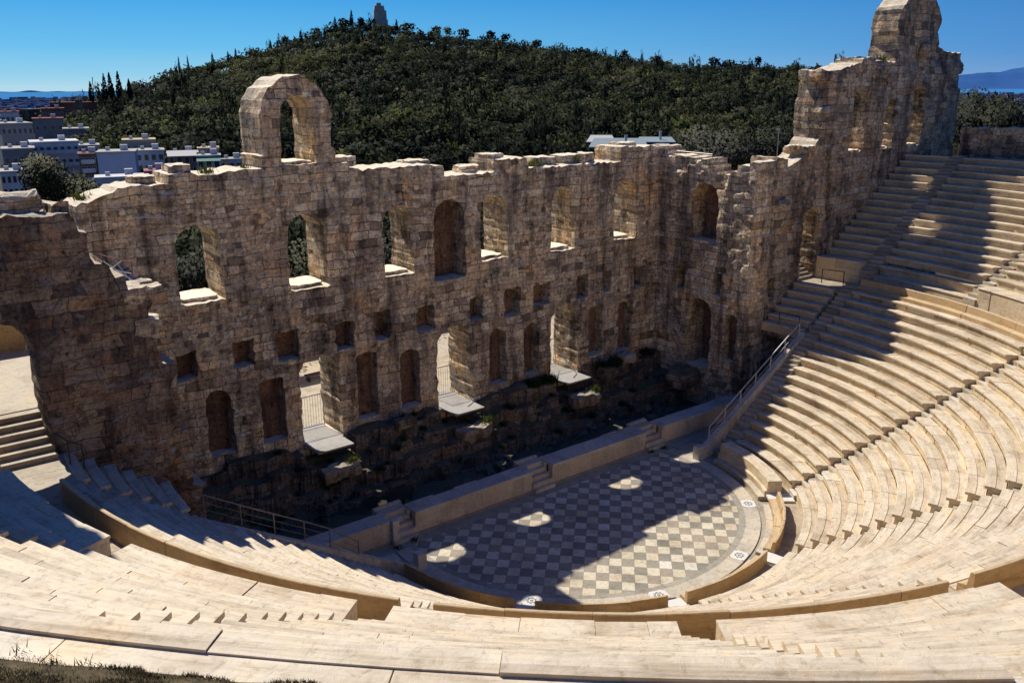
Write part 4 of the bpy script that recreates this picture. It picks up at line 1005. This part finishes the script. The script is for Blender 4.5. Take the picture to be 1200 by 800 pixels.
V_=np.concatenate(FV).reshape(-1,3); N_=np.concatenate(FN); R_=np.concatenate(FR); nq=len(R_); print('forest',cnt,nq)
me=bpy.data.meshes.new('hill_forest'); me.vertices.add(nq*4); me.vertices.foreach_set('co',V_.ravel()); me.loops.add(nq*4); me.loops.foreach_set('vertex_index',np.arange(nq*4,dtype=np.int32))
me.polygons.add(nq); me.polygons.foreach_set('loop_start',np.arange(0,nq*4,4,dtype=np.int32)); me.polygons.foreach_set('loop_total',np.full(nq,4,dtype=np.int32)); me.update(calc_edges=True)
at=me.attributes.new('rnd','FLOAT','FACE'); at.data.foreach_set('value',R_.astype(np.float32)); me.polygons.foreach_set('use_smooth',[True]*nq)
me.normals_split_custom_set(np.repeat(N_.astype(np.float32),4,axis=0)); me.materials.append(M['forest']); o=bpy.data.objects.new('hill_forest',me); col.objects.link(o)
tag(o,'dark evergreen wood covering the hill beyond the stage wall','wood',kind='stuff')
# cypresses on the skyline: (azimuth, elevation of the tip, height, width)
cyp=[(14.35,.78,11,2.6),(14.65,.85,11.5,2.8),(15.1,.9,12,3.0),(15.65,.5,9,2.6),(13.6,.35,9,2.6),(18.5,1.75,10,1.6),(19.0,1.8,10,1.4),(20.4,1.95,9,2.4),(21.3,2.05,8.5,2.2),(21.75,2.2,8,2.3),(23.8,2.7,9,2.8),(25.6,3.25,9,2.6),(27.7,4.05,8.5,2.6),(28.7,4.45,9,2.4),(31.4,3.95,6.5,2.0)]
def cyl_lab(i): return ['dark cypress on the left shoulder of the wooded hill','slim cypress rising above the hill skyline'][i]
first=None
for i,(az,e,h,w) in enumerate(cyp):
    D=RD-10 if az>17 else 430; x,y=azp(az,D); zt=C0.z+D*math.tan(rad(e)); lab='slim dark cypress standing above the left skyline of the wooded hill'
    if first is None:
        first=tree('cypress_tree',lab,(x,y,zt-h),h,w,M['cypress'],'cypresses along the hill skyline','cypress',3,260,.55); h0,w0=h,w
    else:
        r=first.copy(); col.objects.link(r); r.location=(x,y,zt-h); r.scale=(w/w0,w/w0,h/h0); r.rotation_euler=(0,0,i*1.3)
        for ch in list(first.children): c=ch.copy(); col.objects.link(c); c.parent=r
# round pines breaking the skyline on the hill top
first=None
for i,(az,e) in enumerate([(24.7,2.95),(26.6,3.45),(28.3,3.95),(29.2,4.0),(32.0,3.75),(33.8,3.55),(34.6,3.5),(35.6,3.4),(37.2,3.25),(38.0,3.1),(40.0,2.75),(45.5,2.1),(47.5,1.75),(51,1.6),(53.5,1.6)]):
    D=RD; x,y=azp(az,D); zt=C0.z+D*math.tan(rad(e)); h=7.5
    if first is None: first=tree('pine_tree','round-headed dark pine on the skyline of the wooded hill',(x,y,zt-h),h,6.5,M['pine'],'round pines along the hill skyline','round',21,220,.6,.3)
    else:
        r=first.copy(); col.objects.link(r); r.location=(x,y,zt-h); s=R.uniform(.8,1.2); r.scale=(s,s,1); r.rotation_euler=(0,0,i*1.1)
        for ch in list(first.children): c=ch.copy(); col.objects.link(c); c.parent=r
# monument on the hill
x,y=azp(30.42,RD); zt=C0.z+RD*math.tan(rad(4.85)); zb=zt-12.5
t=thing('hilltop_monument','tall narrow marble monument standing on the hilltop','monument',(x,y,zb))
M['monument']=simple('warm_weathered_marble',(.72,.52,.38),.9,0,.2,.3)
def slabd(name,w,d,z0,z1,mat,ox=0,w2=None):
    m=MB(); a=rad(-25); ca,sa=math.cos(a),math.sin(a); w2=w2 or w
    vs=[(x+(X+ox)*ca-Y*sa,y+(X+ox)*sa+Y*ca,z) for z,ww in((z0,w),(z1,w2)) for X,Y in((-ww,-d),(ww,-d),(ww,d),(-ww,d))]
    m.add(vs,[(3,2,1,0),(4,5,6,7),(0,1,5,4),(1,2,6,5),(2,3,7,6),(3,0,4,7)]); m.build(name,mat,t)
slabd('base',4.2,2.2,zb-3,zb+3.5,M['monument']); slabd('drum',3.7,1.8,zb+3.5,zb+8.5,M['monument'],0,3.5); slabd('crest',3.0,1.5,zb+8.5,zb+11.0,M['monument'],-.3,2.6); slabd('top_block',1.5,1.3,zb+11.0,zb+12.5,M['monument'],-.6,1.2)
for k in(-1,1): slabd('niche',.7,.03,zb+4.5,zb+7.6,M['grey'],k*1.6)
# nearer trees
def pt(u,v,D):
    """a point of the place D metres away, surveyed from the photograph"""
    f=Vector((.5966,.7519,-.2810)); return C0
F_=(math.cos(-.285)*0,)
yaw,pit,rol,FL=-.6705,-.2848,-.0047,1022.21
import json
yaw=-math.radians(38.42); pit=-math.radians(16.32); rol=-math.radians(.27)
fwd=Vector((-math.sin(yaw)*math.cos(pit),math.cos(yaw)*math.cos(pit),math.sin(pit))); rgt=Vector((math.cos(yaw),math.sin(yaw),0)); upv=rgt.cross(fwd)
r2=rgt*math.cos(rol)+upv*math.sin(rol); u2=upv*math.cos(rol)-rgt*math.sin(rol)
def survey(u,v,D):
    d=fwd+r2*((u-600)/FL)+u2*((400-v)/FL); h=math.hypot(d.x,d.y); return C0+d*(D/h)
for u,v,D,h,w,l,mt,nn in [(48,178,85,9,4.8,'dark bushy conifer behind the left end of the stage wall','olive',3600),(84,193,88,8,3.6,'smaller dark conifer to the right of the bushy one, behind the left wall','olive',2200),(112,214,80,5,2.8,'yellowish green shrub-like tree behind the left wall top','olive',1400)]:
    q=survey(u,v,D); tree('conifer_tree',l,(q.x,q.y,q.z-h),h,w,M[mt],None,'round',int(u),nn,.14,.3)
for u,v,D,h,w,l,mt,nn in [(862,150,95,8,8,'grey leafless-looking round tree behind the corner of the wall','greygreen',1900),(838,168,92,6,5,'grey-green bush left of the round tree behind the corner','greygreen',900),
     (905,150,120,8,8,'dark tree between the round grey tree and the wing wall','pine',900),(1135,108,105,8,7.5,'dark tree right of the tower above the low wall','pine',1300),(1165,106,110,8,7,'dark tree beyond the low wall, middle of the three at the right','pine',1300),(1197,109,104,8,7.5,'dark tree beyond the low wall at the right edge','pine',1300),(1150,120,85,6,6,'dark bush just behind the low wall on the right','pine',900),(1185,122,84,6,6,'dark bush behind the low wall near the right edge','pine',900),(1110,118,90,6,5,'dark bush hugging the right side of the tower','pine',700)]:
    q=survey(u,v,D); tree('broadleaf_tree',l,(q.x,q.y,q.z-h),h,w,M[mt],None,'round',int(u),nn*2,.19,.36)
for i,(x,y,h,w) in enumerate([(-13,28,8,7),(-6.5,30,8.5,8),(1,29,8,7.5),(8,31,8,8),(15.5,29,8.5,8),(23,31,8,8),(-19,27,7,6)]):
    tree('broadleaf_tree','leafy tree behind the garden wall, glimpsed through stage wall window, '+['second window from the left','third window from the left','the middle','right of the middle','far right','beyond the right corner','leftmost window'][i],(x,y,2.0),h,w,M['pine'] if i%2 else M['olive'],'trees behind the garden wall','round',40+i,2200,.18,.2)
# tree belt at the foot of the hill
q=survey(560,168,225); 
q=survey(913,152,88); t=thing('lamp_post','thin pale lamp post beside the wing wall top','lamp post',(q.x,q.y,q.z-6)); m=MB(); m.tube((q.x,q.y,q.z-6),q,.05,6,.035); m.build('pole',M['lightmetal'],t); m=MB(); m.box(q.x-.3,q.x+.15,q.y-.08,q.y+.08,q.z-.03,q.z+.08); m.build('lamp_head',M['lightmetal'],t)
a=survey(775,175,64); b=survey(835,181,60)
railing('thin brown rail behind the top of the stage wall at the right corner',[tuple(a-Vector((0,0,1))),tuple((a+b)/2-Vector((0,0,1))),tuple(b-Vector((0,0,1)))],1.0,M['rail'],.03,(.5,),post_every=2)
# weeds and tufts
def tuft(x,y,z,s,mat,label,group,seed=0,n=70,name='weed_tuft'):
    m=MB(); rr=random.Random(seed+int(x*100))
    for _ in range(n):
        a=rr.uniform(0,6.28); l=s*rr.uniform(.5,1.1); ba=Vector((x+rr.gauss(0,s*.3),y+rr.gauss(0,s*.3),z-.03)); tip=ba+Vector((math.cos(a)*l*.5,math.sin(a)*l*.5,l*rr.uniform(.4,1))); wd=Vector((-math.sin(a),math.cos(a),0))*s*.04
        m.add([ba-wd,ba+wd,(ba+tip)/2+wd*.9,tip,(ba+tip)/2-wd*.9],[(0,1,2,3,4)],rr.random())
    o=m.build(name,mat); tag(o,label,'weeds',group); origin_to(o,(x,y,z)); return o
for x,y,z,s,l in [(-7.85,9.3,21.35,.5,'yellow-green tuft on the shoulder of the standing arch'),(-11.6,9.3,17.4,.4,'green tuft at the left foot of the standing arch'),(-6.2,9.2,17.15,.45,'green tuft at the right foot of the standing arch'),(-13.6,8.9,17.35,.5,'yellow-green tuft by the block on the left wall top'),(6.6,8.9,16.5,.5,'brown-green tuft on the wall top right of the raised block'),(7.2,9.2,16.55,.45,'low green tuft among blocks on the wall top'),(10.3,9,16.6,.5,'green tuft beside the twin blocks on the wall top'),(-19.2,9.4,16.5,.5,'green tuft at the left end of the stage wall top'),(31.6,.8,22.85,.6,'dark green shrub at the foot of the tower')]:
    tuft(x,y,z,s,M['bright'],l,None,n=90)
for x,y,z,s,l in [(-8.3,6.0,1.9,.5,'bright grass fringe at the ledge below the left door platform'),(.8,6.0,1.9,.6,'bright grass fringe at the ledge below the middle door platform'),(9.7,6.0,1.9,.5,'bright grass fringe at the ledge below the right door platform')]: tuft(x,y,z,s,M['bright'],l,None,n=130)
for i in range(44):
    x=R.uniform(-15,16.5); y=R.uniform(4.8,7.9); z=found_h(x,y); tuft(x,y,z,R.uniform(.25,.5),M['weed'],'dark weeds growing on the shaded foundation ledge','weeds on the foundation ledges',i,120)
for i,(x,y) in enumerate([(16.3,7.6),(11.6,7.3),(12.3,7.0),(13.0,7.4),(5.5,7.5),(6.8,7.4)]): tuft(x,y,2.75,.7,M['weed'],'dark weeds growing on the shaded foundation ledge','weeds on the foundation ledges',i+60,260)
for x,y in [(8.3,-.4),(-9.6,-.6),(-8.6,-.5),(9.3,-.5)]: tuft(x,y,.03,.35,M['weed'],'small weed at the foot of the stage front','weeds at the foot of the stage front',3,60)
# turf bank behind the top row, in the left foreground
m=MB(); vs=[];fs=[]; n=180
def bank(a,r):
    return 16.575+max(0,(r-36.5))*.33+(-.1 if r<36.35 else 0)+.05*noise.noise(Vector((a*60,r*1.5,0)))
rs=[36.3,36.38,36.6,37.3,37.7,38.2,39,40,42,46,52]
for k in range(n+1):
    a=rad(-190+150*k/n)
    if a>rad(-52): a=rad(-52)
    for r in rs: vs.append((r*math.cos(a),YC+r*math.sin(a),bank(a,r)))
q=len(rs)
for k in range(n):
    for j in range(q-1): fs.append((k*q+j,(k+1)*q+j,(k+1)*q+j+1,k*q+j+1)[::-1])
m.add(vs,fs); tag(m.build('turf_bank',M['earth'],smooth=True),kind='structure')
m=MB(); rr=random.Random(3)
for _ in range(90000):
    a=rad(rr.uniform(-143,-134.5)); r=36.37+rr.random()**1.3*1.5+.06*math.sin(a*300); x,y=r*math.cos(a),YC+r*math.sin(a)
    if a<rad(-150) : continue
    z=bank(a,r); t_=rr.uniform(0,6.28); l=rr.uniform(.015,.05); tip=(x+math.cos(t_)*l*.7,y+math.sin(t_)*l*.7,z+l*rr.uniform(.2,.8)); w=.006
    m.add([(x-w*math.sin(t_),y+w*math.cos(t_),z-.01),(x+w*math.sin(t_),y-w*math.cos(t_),z-.01),tip],[(0,1,2)],rr.random())
o=m.build('dry_turf',M['dry']); tag(o,'dry brown-green turf on the bank behind the top row','grass',kind='stuff')
for i,(u,v) in enumerate([(100,779),(112,783),(60,772),(185,798),(20,768)]):
    d=fwd+r2*((u-600)/FL)+u2*((400-v)/FL); t_=(16.55-C0.z)/d.z; q=C0+d*t_; tuft(q.x,q.y,16.55,.13,M['olive'],'thin dry weed stalk at the edge of the turf, left foreground','weed stalks at the edge of the turf',i,26)

# ---------------------------------------------------------------- houses below the hill
def house(u0,u1,v0,v1,D,label,wallm,roofm=None,depth=9,floors=2,win=5,name='house',balc=False,rot=0.,extra=None,roofh=.35,parapet=True,blank=False):
    """surveyed facade: u,v in photo units at D metres"""
    a=survey(u0,v0,D); b=survey(u1,v0,D); zt=a.z; zl=survey((u0+u1)/2,v1,D).z
    mid=(a+b)/2; w=(b-a).length; ang=math.atan2(b.y-a.y,b.x-a.x)+rot; ca,sa=math.cos(ang),math.sin(ang)
    zb=min(zl,-3.0)-4
    t=thing(name,label,'house',(mid.x,mid.y,zb))
    def W(x,y,z): return (mid.x+x*ca-y*sa,mid.y+x*sa+y*ca,z)
    def bx(m,x0,x1,y0,y1,z0,z1):
        q=[(x0,y0),(x1,y0),(x1,y1),(x0,y1)]; m.add([W(x,y,z0) for x,y in q]+[W(x,y,z1) for x,y in q],[(3,2,1,0),(4,5,6,7),(0,1,5,4),(1,2,6,5),(2,3,7,6),(3,0,4,7)])
    m=MB(); bx(m,-w/2,w/2,0,depth,zb,zt); m.build('wall',M[wallm],t)
    m=MB(); bx(m,-w/2-.25,w/2+.25,-.3,depth+.3,zt+.003,zt+roofh)
    rf=m.build('roof',M[roofm or 'roofgrey'],t)
    m=MB(); bx(m,w*.1,w*.1+1.6,depth*.3,depth*.3+1.6,zt+roofh,zt+roofh+1.3); m.build('stair_head',M['white'],rf)
    m=MB(); bx(m,-w*.3,-w*.3+.9,depth*.4,depth*.4+.9,zt+roofh,zt+roofh+.8); m.build('water_tank',M['lightmetal'],rf)
    H=zt-zl; fl=max(1,floors)
    if not blank:
        for k in range(fl):
            zc=zt-H*(k+.55)/fl; hh=min(1.4,H/fl*.5)
            for i in range(win):
                xc=-w/2+w*(i+.5)/win; ww=min(.6,w/win*.28)
                m=MB(); bx(m,xc-ww-.1,xc+ww+.1,-.06,.0,zc-hh/2-.1,zc+hh/2+.1); wf=m.build('window',M['white'],t)
                m=MB(); bx(m,xc-ww,xc+ww,-.09,-.062,zc-hh/2,zc+hh/2); m.build('pane',M['dark'],wf)
            if balc:
                m=MB(); bx(m,-w/2+.4,w/2-.4,-1.3,-.1,zc-hh/2-.35,zc-hh/2-.2); bx(m,-w/2+.4,w/2-.4,-1.3,-1.24,zc-hh/2-.2,zc-hh/2+.7); m.build('balcony',M['white'],t)
    if extra:
        x0,x1,z0,z1,mt,dp=extra; m=MB(); q=[(x0*w,-.1,zt+z0),(x1*w,-.1,zt+z0),(x1*w,-dp,zt+z1),(x0*w,-dp,zt+z1)]
        m.add([W(x,y,z) for x,y,z in q]+[W(x,y,z-.08) for x,y,z in q],[(0,1,2,3),(7,6,5,4),(0,4,5,1),(1,5,6,2),(2,6,7,3),(3,7,4,0)]); m.build('awning',M[mt],t)
    return t
house(0,38,146,176,300,'old grey building at the left edge with pale roof line and row of windows','beige','roofgrey',12,2,6,rot=.15)
house(2,40,176,199,250,'low dull building under the grey one at the left edge','grey','roofgrey',10,1,4)
house(36,92,168,197,260,'long white house with a dark balcony strip behind the conifers','white','white',11,2,7,balc=True,rot=.05)
house(88,116,172,196,270,'white terrace house joined to the right of the long white one','white','roofgrey',9,2,3)
house(92,112,182,213,235,'narrow reddish house between white houses','brick','brick',8,3,3,balc=True)
house(113,158,180,211,225,'house with a large blank bluish-white side wall','houseblue','roofgrey',9,1,0,blank=True,rot=-.08)
house(144,182,168,178,262,'house with tan flat roof and roof tank behind the blank wall','beige','tanawning',8,1,4,roofh=.9)
house(158,192,178,203,240,'bluish house with small windows right of the blank wall','houseblue','roofgrey',8,2,4)
house(170,191,203,218,205,'small blue house with a dull pink roof','houseblue','redroof',6,1,2,roofh=.5)
house(112,170,210,219,200,'long low white parapet house just behind the wall top','white','white',6,1,0,blank=True)
house(196,232,181,205,238,'grey house with a large slanted white awning','grey','roofgrey',8,2,4,extra=(-.5,.45,.9,-.15,'awning',5))
house(232,256,175,186,250,'beige house with tan roof right of the white awning','beige','tanawning',7,1,3)
house(230,258,184,200,232,'low house with a green awning near the standing arch','white','roofgrey',6,1,3,extra=(-.5,.5,-.1,-.9,'greenawning',2.5))
house(258,284,188,200,245,'small whitish house just left of the standing arch','white','roofgrey',6,1,3)
house(0,26,203,232,215,'whitish house low at the left edge below the grey ones','white','roofgrey',8,2,4)
house(48,75,128,150,420,'reddish house with terracotta roof on the slope at the left','brick','terra',10,2,4)
house(58,112,121,140,460,'long reddish building with terracotta roof at the foot of the hill','brick','terra',12,1,7)
house(38,74,140,158,360,'dull house with a terracotta roof above the white terrace','grey','terra',10,1,4)
house(88,96,118,137,452,'tall narrow cream wall standing against the hill','sunstone','sunstone',2,1,0,blank=True,name='ruined_wall')
house(0,22,132,146,380,'pale house at the far left with a reddish roof','white','terra',10,1,4)
house(74,104,152,170,340,'dark grey house in the shade at the foot of the wood','grey','roofgrey',10,1,4)
# pavilion with pale metal roofs
def pav(u0,u1,v,D,dv,label,mat,ch=True):
    a=survey(u0,v,D); b=survey(u1,v,D); w=(b-a).length; mid=(a+b)/2; ang=math.atan2(b.y-a.y,b.x-a.x); ca,sa=math.cos(ang),math.sin(ang); t=thing('pavilion',label,'building',(mid.x,mid.y,-4))
    def W(x,y,z): return (mid.x+x*ca-y*sa,mid.y+x*sa+y*ca,z)
    z=a.z; m=MB(); q=[(-w/2,-1),(w/2,-1),(w/2-1,8),(-w/2+1,8)]
    m.add([W(x,y,z+(0 if y<0 else dv)) for x,y in q]+[W(x,y,z-.3+(0 if y<0 else dv)) for x,y in q],[(0,1,2,3),(7,6,5,4),(0,4,5,1),(1,5,6,2),(2,6,7,3),(3,7,4,0)]); rf=m.build('roof',M[mat],t)
    m=MB(); q=[(-w/2+.8,0),(w/2-.8,0),(w/2-1.6,7),(-w/2+1.6,7)]; m.add([W(x,y,-5) for x,y in q]+[W(x,y,z-.35) for x,y in q],[(3,2,1,0),(4,5,6,7),(0,1,5,4),(1,2,6,5),(2,3,7,6),(3,0,4,7)]); m.build('wall',M['dark'],t)
    if ch: m=MB(); c=W(w*.12,3,z); m.tube((c[0],c[1],z-.2),(c[0],c[1],z+2.6),.35,8); m.build('flue',M['lightmetal'],rf)
pav(690,760,172,215,1.6,'low pavilion with a pale blue-grey metal roof in front of the wood','bluemetal')
pav(687,722,166,228,1.2,'second pavilion roof, whiter, behind the pale blue one','awning',False)
pav(744,792,166,235,.8,'narrow long pavilion roof to the right of the pale blue one','bluemetal')

# ---------------------------------------------------------------- camera, light, world
cd=bpy.data.cameras.new('camera'); cam=bpy.data.objects.new('camera',cd); col.objects.link(cam)
cd.sensor_width=36; cd.lens=36*FL/1200; cd.clip_start=.1; cd.clip_end=40000
Mx=Matrix((( r2.x,u2.x,-fwd.x,C0.x),(r2.y,u2.y,-fwd.y,C0.y),(r2.z,u2.z,-fwd.z,C0.z),(0,0,0,1))); cam.matrix_world=Mx
sc.camera=cam
sd=bpy.data.lights.new('sun','SUN'); so=bpy.data.objects.new('sun',sd); col.objects.link(so); sd.energy=5.0; sd.angle=rad(.53); sd.color=(1,.92,.79)
so.rotation_euler=SUN.to_track_quat('Z','Y').to_euler(); so.location=(0,30,60)
w=bpy.data.worlds.new('World'); sc.world=w; w.use_nodes=True; nt=w.node_tree; bg=nt.nodes['Background']
sky=nt.nodes.new('ShaderNodeTexSky'); sky.sky_type='NISHITA'; sky.sun_disc=False; sky.sun_elevation=math.asin(SUN.z); sky.sun_rotation=math.atan2(SUN.x,SUN.y)
sky.air_density=1.0; sky.dust_density=.3; sky.ozone_density=3.0; sky.altitude=100
hs=nt.nodes.new('ShaderNodeHueSaturation'); hs.inputs['Saturation'].default_value=1.3
nt.links.new(sky.outputs[0],hs.inputs['Color'])
tc=nt.nodes.new('ShaderNodeTexCoord'); sx=nt.nodes.new('ShaderNodeSeparateXYZ'); nt.links.new(tc.outputs['Generated'],sx.inputs[0])
left=ramp(nt,sx.outputs[2],[(0,(.42,.70,.86)),(.012,(.26,.62,.87)),(.04,(.11,.50,.87)),(.10,(.02,.33,.80)),(.20,(.012,.16,.46)),(.38,(.009,.07,.26)),(1,(.010,.042,.20))])
right=ramp(nt,sx.outputs[2],[(0,(.16,.32,.64)),(.03,(.06,.25,.64)),(.10,(.03,.19,.56)),(.20,(.012,.11,.38)),(.38,(.009,.065,.25)),(1,(.010,.042,.20))])
hx=nt.nodes.new('ShaderNodeVectorMath'); hx.operation='DOT_PRODUCT'; nt.links.new(tc.outputs['Generated'],hx.inputs[0]); hx.inputs[1].default_value=(-.07,1,0)
az_=ramp(nt,hx.outputs['Value'],[(.25,(1,1,1)),(.9,(0,0,0))])
grad=mix(nt,az_,left,right)
sc2=nt.nodes.new('ShaderNodeVectorMath'); sc2.operation='SCALE'; nt.links.new(grad,sc2.inputs[0]); sc2.inputs['Scale'].default_value=1/.085
fin=mix(nt,.93,hs.outputs[0],sc2.outputs[0])
nt.links.new(fin,bg.inputs['Color']); bg.inputs['Strength'].default_value=.085
sc.view_settings.view_transform='Standard'; sc.view_settings.look='None'; sc.view_settings.exposure=0; sc.view_settings.gamma=1
sc.cycles.max_bounces=6; sc.cycles.diffuse_bounces=2
